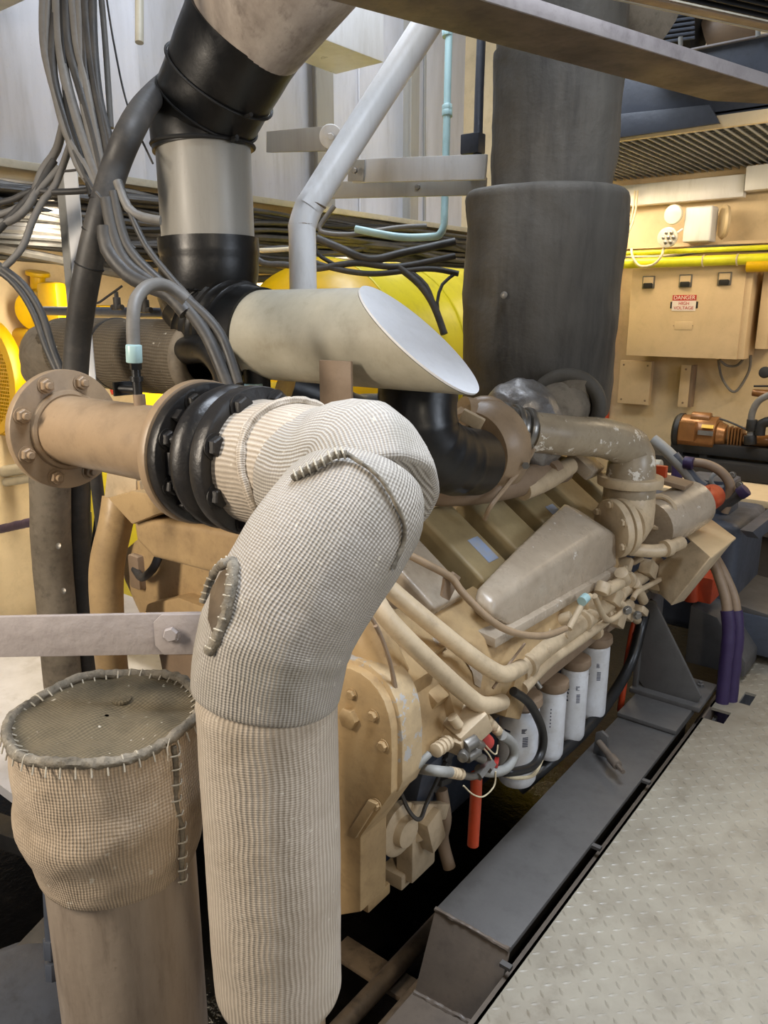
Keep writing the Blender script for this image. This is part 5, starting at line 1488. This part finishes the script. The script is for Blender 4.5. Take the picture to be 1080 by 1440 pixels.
for k in range(6):
    a_0 = ay(905, 28 + 7 * k, yy - 0.15)
    b_0 = ay(977, 18 + 7 * k, yy - 0.15)
    MB().tube([a_0, b_0], 0.007, 6, smooth=False).build('cooling_fin', 'slate', g)
MB().tube([ay(1000, 60, yy + 0.1), ay(1030, 40, yy + 0.1), ay(1050, 10, yy + 0.1)], 0.12, 24).build('bent_duct', 'brown_plate', g)
tag(MB().tube([ay(800, -10, 3.4), ay(860, 20, 3.4), ay(900, 60, 3.5)], 0.2, 28).build('upper_duct', 'lag_side'), 'shadowed grey duct bend beyond the overhead beam', 'duct')

# ================================================================== FAR BULKHEAD FITTINGS
CY = 5.6
g = thing('electrical_cabinet', ay(968, 505, CY), 'large cream electrical cabinet with DANGER HIGH VOLTAGE sign on the far bulkhead', 'cabinet')
c_ = [ay(889, 379, CY), ay(884, 501, CY), ay(1040, 505, CY), ay(1047, 374, CY)]
xl, xr, zt_, zb_ = -2.12, -1.365, 1.873, 1.272
MB().box(((xl + xr) / 2 + 0.03, CY + 0.15, (zt_ + zb_) / 2), (xr - xl + 0.02, 0.28, zt_ - zb_), None, 0.008).build('body', 'panel', g)
dr = MB().box(((xl + xr) / 2, CY + 0.0, (zt_ + zb_) / 2), (xr - xl, 0.016, zt_ - zb_), None, 0.004).build('door', 'panel', g)
for px, py in ((912, 397), (964, 395), (1019, 392)):
    c0 = ay(px, py, CY - 0.012)
    MB().box(c0, (0.088, 0.012, 0.085), None, 0.008).build('latch', 'steel', dr)
    MB().box(c0 + Z1 * 0.012 - Y1 * 0.006, (0.07, 0.004, 0.045), None, 0.003).build('latch_recess', 'panel', dr)
    MB().box(c0 - Z1 * 0.022 - Y1 * 0.010, (0.06, 0.016, 0.034), None, 0.004).build('latch_lever', 'black', dr)
sc = ay(962, 426, CY - 0.010)
MB().box(sc, (0.16, 0.003, 0.105)).build('sign_plate', 'sign_white', g)
MB().box(sc + Z1 * 0.034 - Y1 * 0.002, (0.16, 0.002, 0.037)).build('sign_header', 'sign_red', g)


def text(body, size, pos, mat, parent, xdir=X1, name='lettering'):
    cu = bpy.data.curves.new(name, 'FONT')
    cu.body = body
    cu.size = size
    cu.extrude = 0.0006
    cu.align_x, cu.align_y = 'CENTER', 'CENTER'
    tmp = bpy.data.objects.new('scratch', cu)
    COL.objects.link(tmp)
    dg = bpy.context.evaluated_depsgraph_get()
    me = bpy.data.meshes.new_from_object(tmp.evaluated_get(dg))
    bpy.data.objects.remove(tmp)
    me.materials.clear()
    me.materials.append(M[mat])
    o = bpy.data.objects.new(name, me)
    COL.objects.link(o)
    o.parent = parent
    o.location = Vector(pos) - root_loc(parent)
    o.rotation_euler = (PI / 2, 0, 0)
    return o


text('DANGER', 0.036, sc + Z1 * 0.034 - Y1 * 0.0045, 'sign_white', g)
text('HIGH', 0.030, sc - Z1 * 0.004 - Y1 * 0.003, 'sign_red', g)
text('VOLTAGE', 0.030, sc - Z1 * 0.034 - Y1 * 0.003, 'sign_red', g)
MB().box(ay(961, 458, CY - 0.009), (0.12, 0.003, 0.055), None, 0.001).build('blank_plate', 'panel', g)
for px, py in ((947, 458), (974, 458)):
    MB().box(ay(px, py, CY - 0.012), (0.006, 0.003, 0.006)).build('rivet', 'brown_plate', g)
for dx in (-0.086, 0.086):
    MB().box(sc + Vector((dx, 0.002, -0.014)), (0.014, 0.005, 0.045), None, 0.002).build('sign_clip', 'black', g)
MB().box((xr + 0.12, CY + 0.18, 1.60), (0.07, 0.2, 0.52), None, 0.006).build('side_trunking', 'panel', g)
# loops of cable under it
for a, b, r, lab in (((1010, 506), (1056, 500), 45, 'outer loop of grey cable hanging under the electrical cabinet'), ((1000, 506), (1060, 505), 30, 'inner slack grey cable under the electrical cabinet')):
    pts = [ay(a[0], a[1], 5.75), ay(a[0] + 6, a[1] + r * 0.6, 5.8), ay((a[0] + b[0]) / 2, a[1] + r, 5.8), ay(b[0] - 4, b[1] + r * 0.55, 5.8), ay(b[0], b[1], 5.75)]
    if r == 30:
        pts = [p + Z1 * 0.0 for p in (ay(1012, 506, 5.7), ay(1022, 514, 5.75), ay(1036, 514, 5.75), ay(1046, 504, 5.7))]
    tag(MB().tube(pts, 0.009, 8).build('cable_loop', 'cable_grey'), lab, 'cable')
g = thing('blanking_plate', ay(893, 565, 5.82), 'cream square plate screwed to the bulkhead below the cabinet', 'plate')
xa, xb_ = ay(872, 540, 5.83).x, ay(916, 540, 5.83).x
za, zb2 = ay(893, 568, 5.83).z, ay(893, 507, 5.83).z
MB().box(((xa + xb_) / 2, 5.83, (za + zb2) / 2), (xb_ - xa, 0.06, zb2 - za), None, 0.006).build('plate', 'panel', g)
for fx_ in (0.12, 0.88):
    for fz in (0.1, 0.9):
        MB().lathe((xa + (xb_ - xa) * fx_, 5.80, za + (zb2 - za) * fz), -Y1, [(0, 0.008), (0.004, 0.006)], 8).build('screw', 'brown_plate', g)
g = thing('wall_channel', ay(963, 570, 5.8), 'short cream upright channel on the bulkhead right of the square plate', 'channel')
xa, xb_ = ay(957, 540, 5.82).x, ay(971, 540, 5.82).x
za, zb2 = ay(963, 572, 5.82).z, ay(963, 513, 5.82).z
MB().box(((xa + xb_) / 2, 5.80, (za + zb2) / 2), (xb_ - xa, 0.008, zb2 - za), None, 0.002).build('face', 'panel', g)
MB().box((xb_ + 0.01, 5.84, (za + zb2) / 2), (0.02, 0.08, zb2 - za), None, 0.002).build('side', 'brown_plate', g)
for z in (za + 0.03, zb2 - 0.03):
    MB().lathe(((xa + xb_) / 2, 5.796, z), -Y1, [(0, 0.008), (0.004, 0.006)], 8).build('screw', 'brown_plate', g)
tag(MB().tube([ay(866, 372, 5.87), ay(862, 400, 5.87), ay(858, 480, 5.87), ay(852, 585, 5.87), ay(850, 620, 5.87)], 0.024, 16, step=0.1).cyl(ay(860, 400, 5.87), ay(860, 410, 5.87), 0.033, n=16).build('red_pipe', 'red'), 'red upright pipe on the bulkhead beside the exhaust trunk', 'pipe')
YP = 5.55
for px0, py0, px1, py1, r, m_, lab in ((845, 372, 1100, 361, 0.034, 'lime', 'thick lime yellow pipe running along the bulkhead over the cabinet'), (845, 358, 1100, 354, 0.016, 'lime', 'thin lime yellow pipe above the thick one'), (1051, 374, 1120, 371, 0.040, 'yellow', 'deep yellow pipe end right of the cabinet top')):
    a, b = ay(px0, py0, YP), ay(px1, py1, YP)
    b.z = a.z
    g = thing('bulkhead_pipe', a.lerp(b, 0.5), lab, 'pipe')
    MB().tube([a, b], r, 20, smooth=False).build('pipe_barrel', m_, g)
    if r == 0.034:
        for t in (0.6, 0.78):
            MB().torus(a.lerp(b, t), X1, r, 0.006, 20, 6).build('tie', 'cable_white', g)
for k in range(4):
    a, b = ay(850, 362 - 3 * k, 5.62), ay(1110, 352 - 2 * k, 5.62)
    tag(MB().tube([a, a.lerp(b, 0.3) - Z1 * 0.02, a.lerp(b, 0.6) + Z1 * 0.01, b], 0.008 + 0.002 * (k % 2), 8).build('bulkhead_cable', ('cable', 'cable_white', 'cable_grey', 'black')[k]), 'cable lying along the yellow pipes, ' + ('dark lowest one', 'pale one', 'grey one', 'black topmost one')[k], 'cable')
tag(MB().box(ay(980, 345, 5.8), (2.0, 0.16, 0.02)).build('cable_ledge', 'panel'), 'cream ledge on the bulkhead above the yellow pipes', 'ledge')
g = thing('emergency_light', ay(985, 315, 5.6), 'pale twin head emergency light box above the yellow pipes', 'lamp')
xa, xb_ = ay(962, 310, 5.6).x, ay(1001, 310, 5.6).x
za, zb2 = ay(980, 340, 5.6).z, ay(980, 290, 5.6).z
MB().box(((xa + xb_) / 2, 5.67, (za + zb2) / 2), (xb_ - xa, 0.14, zb2 - za), None, 0.014, 3).build('battery_box', 'white', g)
MB().lathe(ay(949, 302, 5.6), (-0.15, -1, 0), [(0, 0.02), (0.0, 0.058), (0.02, 0.066), (0.03, 0.06), (0.034, 0.03)], 28).build('lamp_head', 'lens', g)
lh = MB().lathe(ay(940, 334, 5.5), (0.1, -1, -0.05), [(0, 0.03), (0.0, 0.055), (0.02, 0.066), (0.035, 0.064), (0.04, 0.05)], 28).build('lamp_head', 'lens', g)
mb = MB()
for k in range(7):
    a = k * PI / 3
    rr = 0.034 if k < 6 else 0
    mb.lathe(ay(940, 334, 5.46) + Vector((math.cos(a) * rr, 0, math.sin(a) * rr)), (0, -1, 0), [(0, 0.014), (0.004, 0.010), (0.006, 0.003)], 10)
mb.split('reflector', 'steel', lh)
MB().tube([ay(948, 330, 5.52), ay(960, 322, 5.56)], 0.007, 8).build('stem', 'white', g)
tag(MB().lathe(ay(1022, 312, 5.75), (-0.9, -0.5, 0), [(0, 0.03), (0.0, 0.10), (0.02, 0.112), (0.035, 0.10), (0.045, 0.04)], 36).build('round_disc', 'wall_warm'), 'cream dished disc standing out of the bulkhead right of the emergency light', 'disc')
tag(MB().tube([ay(934, 345, 5.5), ay(930, 360, 5.48), ay(918, 372, 5.48), ay(900, 374, 5.48), ay(890, 362, 5.5), ay(888, 350, 5.55)], 0.009, 8).build('lamp_cable', 'cable_white'), 'white lamp cable looping over the yellow pipes', 'cable')
for px in (893, 897):
    tag(MB().tube([ay(px, 268, 5.7), ay(px - 6, 310, 5.7), ay(px - 22, 342, 5.7), ay(px - 34, 358, 5.7)], 0.007, 8).build('lamp_cable', 'cable_white'), 'thin white cable hanging from the beam, ' + ('left one' if px == 893 else 'right one'), 'cable')

# ------------------------------------------------------------------ bench with the bronze pump
BY = 5.15
zs = 0.60
g = thing('equipment_bench', (-0.9, 5.2, 0.0), 'cream topped bench with dark front under the bronze pump', 'bench')
MB().box((-0.7, 5.05, zs - 0.02), (1.9, 1.2, 0.04), None, 0.006).build('bench_top', 'panel', g)
MB().box((-0.7, 4.47, zs - 0.12), (1.9, 0.03, 0.16), None, 0.004).build('front_rail', 'beam_brown', g)
MB().box((-0.75, 4.75, zs - 0.42), (1.7, 0.3, 0.36), None, 0.004).build('under_panel', 'beam_brown', g)
for x in (-0.92, 0.1):
    MB().box((x, 4.3, 0.26), (0.06, 0.06, 0.5), None, 0.005).build('leg', 'navy', g)
MB().prism([ax(1040, 745, -0.72), ax(1050, 755, -0.72), ax(1090, 725, -0.72), ax(1080, 715, -0.72)], (0.05, 0, 0), 0.003).build('corner_brace', 'slate', g)
tag(MB().box(az(1075, 745, 0.02) + Vector((0.1, 0.3, 0.18)), (0.2, 0.2, 0.4), None, 0.01).build('brown_case', 'brown_plate'), 'dull brown case under the right end of the bench', 'case')

g = thing('pump_set', (-1.0, BY, zs), 'bronze coloured electric pump set on a black base frame', 'pump')
ly = 4.95
MB().box(ay(985, 655, ly) + Vector((0, 0.1, 0)), (1.05, 0.34, 0.10), None, 0.006).build('base_frame', 'black', g)
MB().box(ay(1030, 636, ly) + Vector((0.1, 0.12, 0)), (0.95, 0.22, 0.07), None, 0.006).build('upper_rail', 'black', g)
a, b = ay(958, 607, ly + 0.1), ay(1010, 613, ly + 0.1)
b.z = a.z
b.y = a.y
mo = MB().cyl(a, b, 0.112, n=40, bev=0.008).build('motor', 'brass', g)
MB().lathe(a - X1 * 0.035, X1, [(0, 0.06), (0.004, 0.105), (0.02, 0.118), (0.045, 0.118)], 36).build('fan_cover', 'black', mo)
MB().box(ay(967, 606, ly - 0.02), (0.10, 0.06, 0.12), None, 0.01).build('terminal_box', 'brass', mo)
MB().cyl(ay(973, 588, ly + 0.08), ay(1000, 590, ly + 0.08), 0.042, n=24, bev=0.006).build('capacitor_cover', 'brass', mo)
MB().box(ay(995, 600, ly - 0.015), (0.07, 0.006, 0.024), Matrix.Rotation(-0.7, 3, 'X')).build('yellow_label', 'yellow', mo)
MB().box(ay(992, 609, ly - 0.018), (0.09, 0.006, 0.028), Matrix.Rotation(-0.2, 3, 'X')).build('rating_plate', 'steel', mo)
MB().cyl(b, b + X1 * 0.05, 0.085, 0.07, n=24, bev=0.006).build('coupling_guard', 'brass', g)
mb = MB()
for k in range(5):
    mb.box(b + Vector((0.07 + 0.018 * k, 0, 0)), (0.010, 0.09, 0.12 - 0.01 * (k % 2)), None, 0.003)
mb.build('coupling', 'brass', g)
MB().cyl(b + X1 * 0.15 - Z1 * 0.01, b + X1 * 0.30 - Z1 * 0.01, 0.038, n=20, bev=0.004).build('pump_barrel', 'brass', g)
mb = MB().box(b + Vector((0.36, 0, -0.01)), (0.12, 0.12, 0.13), None, 0.02).cyl(b + Vector((0.42, 0, 0.03)), b + Vector((0.60, 0, 0.03)), 0.06, n=20, bev=0.01)
mb.build('pump_head', 'brass', g)
for x in (0.02, 0.17):
    MB().box(a + Vector((x, 0, -0.13)), (0.05, 0.16, 0.05), None, 0.005).build('foot', 'black', g)
MB().tube([ay(1055, 622, ly), ay(1056, 600, ly), ay(1058, 580, ly), ay(1068, 563, ly), ay(1090, 552, ly)], 0.020, 14).build('suction_hose', 'cable_grey', g)
MB().cyl(ay(1056, 606, ly), ay(1058, 590, ly), 0.03, n=18, bev=0.003).cyl(ay(1055, 625, ly), ay(1055, 612, ly), 0.036, n=18, bev=0.004).build('hose_tail', 'black', g)
MB().tube([ay(1068, 612, ly), ay(1072, 596, ly), ay(1090, 592, ly)], 0.03, 14).build('black_elbow', 'black', g)
MB().tube([ay(1000, 586, ly + 0.1), ay(1022, 592, ly + 0.08), ay(1050, 604, ly + 0.05)], 0.006, 8).build('motor_lead', 'cable', g)
g = thing('hand_valve', ay(1070, 525, 5.2), 'small dark valve with lever at the right edge above the pump', 'valve')
MB().cyl(ay(1058, 552, 5.2), ay(1100, 556, 5.2), 0.022, 0.03, n=16, bev=0.004).build('valve_body', 'brass', g)
MB().lathe(ay(1076, 524, 5.15), (0, -1, 0.2), [(0, 0.01), (0.01, 0.035), (0.025, 0.03), (0.03, 0.01)], 20).build('round_knob', 'black', g)
MB().tube([ay(1060, 543, 5.18), ay(1090, 543, 5.18)], 0.006, 8, smooth=False).build('lever', 'black', g)

# ------------------------------------------------------------------ red valve, grey and purple hoses by the gearbox
g = thing('red_valve', ay(980, 715, 3.45), 'bright red orange cast valve at the far end of the engine', 'valve')
c0 = ay(994, 703, 3.5)
MB().cyl(c0 - Y1 * 0.06, c0 + Y1 * 0.10, 0.055, n=28, bev=0.012).build('valve_body', 'red', g)
MB().cyl(ay(978, 705, 3.45), ay(978, 682, 3.45), 0.035, n=20, bev=0.006).build('valve_stem', 'red', g)
MB().box(ay(976, 690, 3.42), (0.13, 0.05, 0.05), None, 0.012).build('valve_arm', 'red', g)
MB().box(ay(900, 668, 3.1) + Vector((0.05, 0.1, 0.0)), (0.05, 0.03, 0.06), None, 0.004).build('rust_plate', 'red', g)
g = thing('red_drain_box', ay(985, 825, 3.45), 'red painted box showing under the tan guard box', 'box')
MB().box(ay(985, 822, 3.5), (0.14, 0.14, 0.12), None, 0.01).build('body', 'red', g)
MB().cyl(ay(972, 845, 3.42), ay(972, 812, 3.42), 0.03, n=18, bev=0.004).build('stub', 'red', g)
for pts, r, m_, lab in (
        ([(918, 618), (935, 632), (955, 652), (972, 672), (985, 690)], 0.028, 'galv', 'grey ribbed hose running down from the pump bench to the gearbox'),
        ([(948, 640), (965, 660), (982, 678), (992, 685)], 0.024, 'slate', 'darker hose beside the grey ribbed hose'),
        ([(965, 650), (990, 652), (1012, 662), (1026, 680), (1026, 700), (1018, 720)], 0.022, 'brown_plate', 'tan hose curling over the lifting eye'),
        ([(1012, 715), (1030, 702), (1048, 690)], 0.026, 'cable', 'dark hose end pointing up beside the gearbox'),
):
    tag(MB().tube([ay(px, py, 3.75) for px, py in pts], r, 14).build('gearbox_hose', m_), lab, 'hose')
for a, b, lab in (((962, 650), (975, 652), 'purple sleeve on the tan curling hose'), ((1040, 695), (1050, 688), 'purple sleeve at the end of the dark hose')):
    tag(MB().cyl(ay(*a, 3.73), ay(*b, 3.73), 0.03, n=16, bev=0.003).build('purple_sleeve', 'purple'), lab, 'sleeve')
tag(MB().tube([ay(952, 648, 4.2), ay(952, 665, 4.2), ay(951, 680, 4.2)], 0.03, 14, fn=wrinkle(0.15, 30)).build('purple_pipe', 'purple'), 'short upright purple sleeved pipe behind the engine', 'pipe')
tag(MB().cyl(ay(898, 655, 3.6), ay(930, 657, 3.6), 0.035, n=20, bev=0.004).build('pipe_end', 'duct_cream'), 'short cream pipe end behind the riser flange', 'pipe')
hA = [(1003, 785), (1015, 810), (1027, 845), (1031, 890), (1026, 940), (1020, 1000)]
for k, (dx, m_, lab) in enumerate(((-6, 'brown_plate', 'purple ended brown hose going down through the deck, inboard one'), (6, 'brown_plate', 'purple ended brown hose going down through the deck, outboard one'))):
    pts = [ay(px + dx * (0.5 + 0.5 * min(1, i / 2)), py, 3.30 - 0.02 * i + 0.04 * k) for i, (px, py) in enumerate(hA)]
    g = thing('deck_hose', pts[-1], lab, 'hose')
    MB().tube(pts[:4], 0.021, 16).build('hose_body', m_, g)
    MB().tube([pts[2].lerp(pts[3], 0.3)] + pts[3:] + [pts[-1] - Z1 * 0.15], 0.027, 18, fn=wrinkle(0.12, 25)).build('purple_sleeve', 'purple', g)
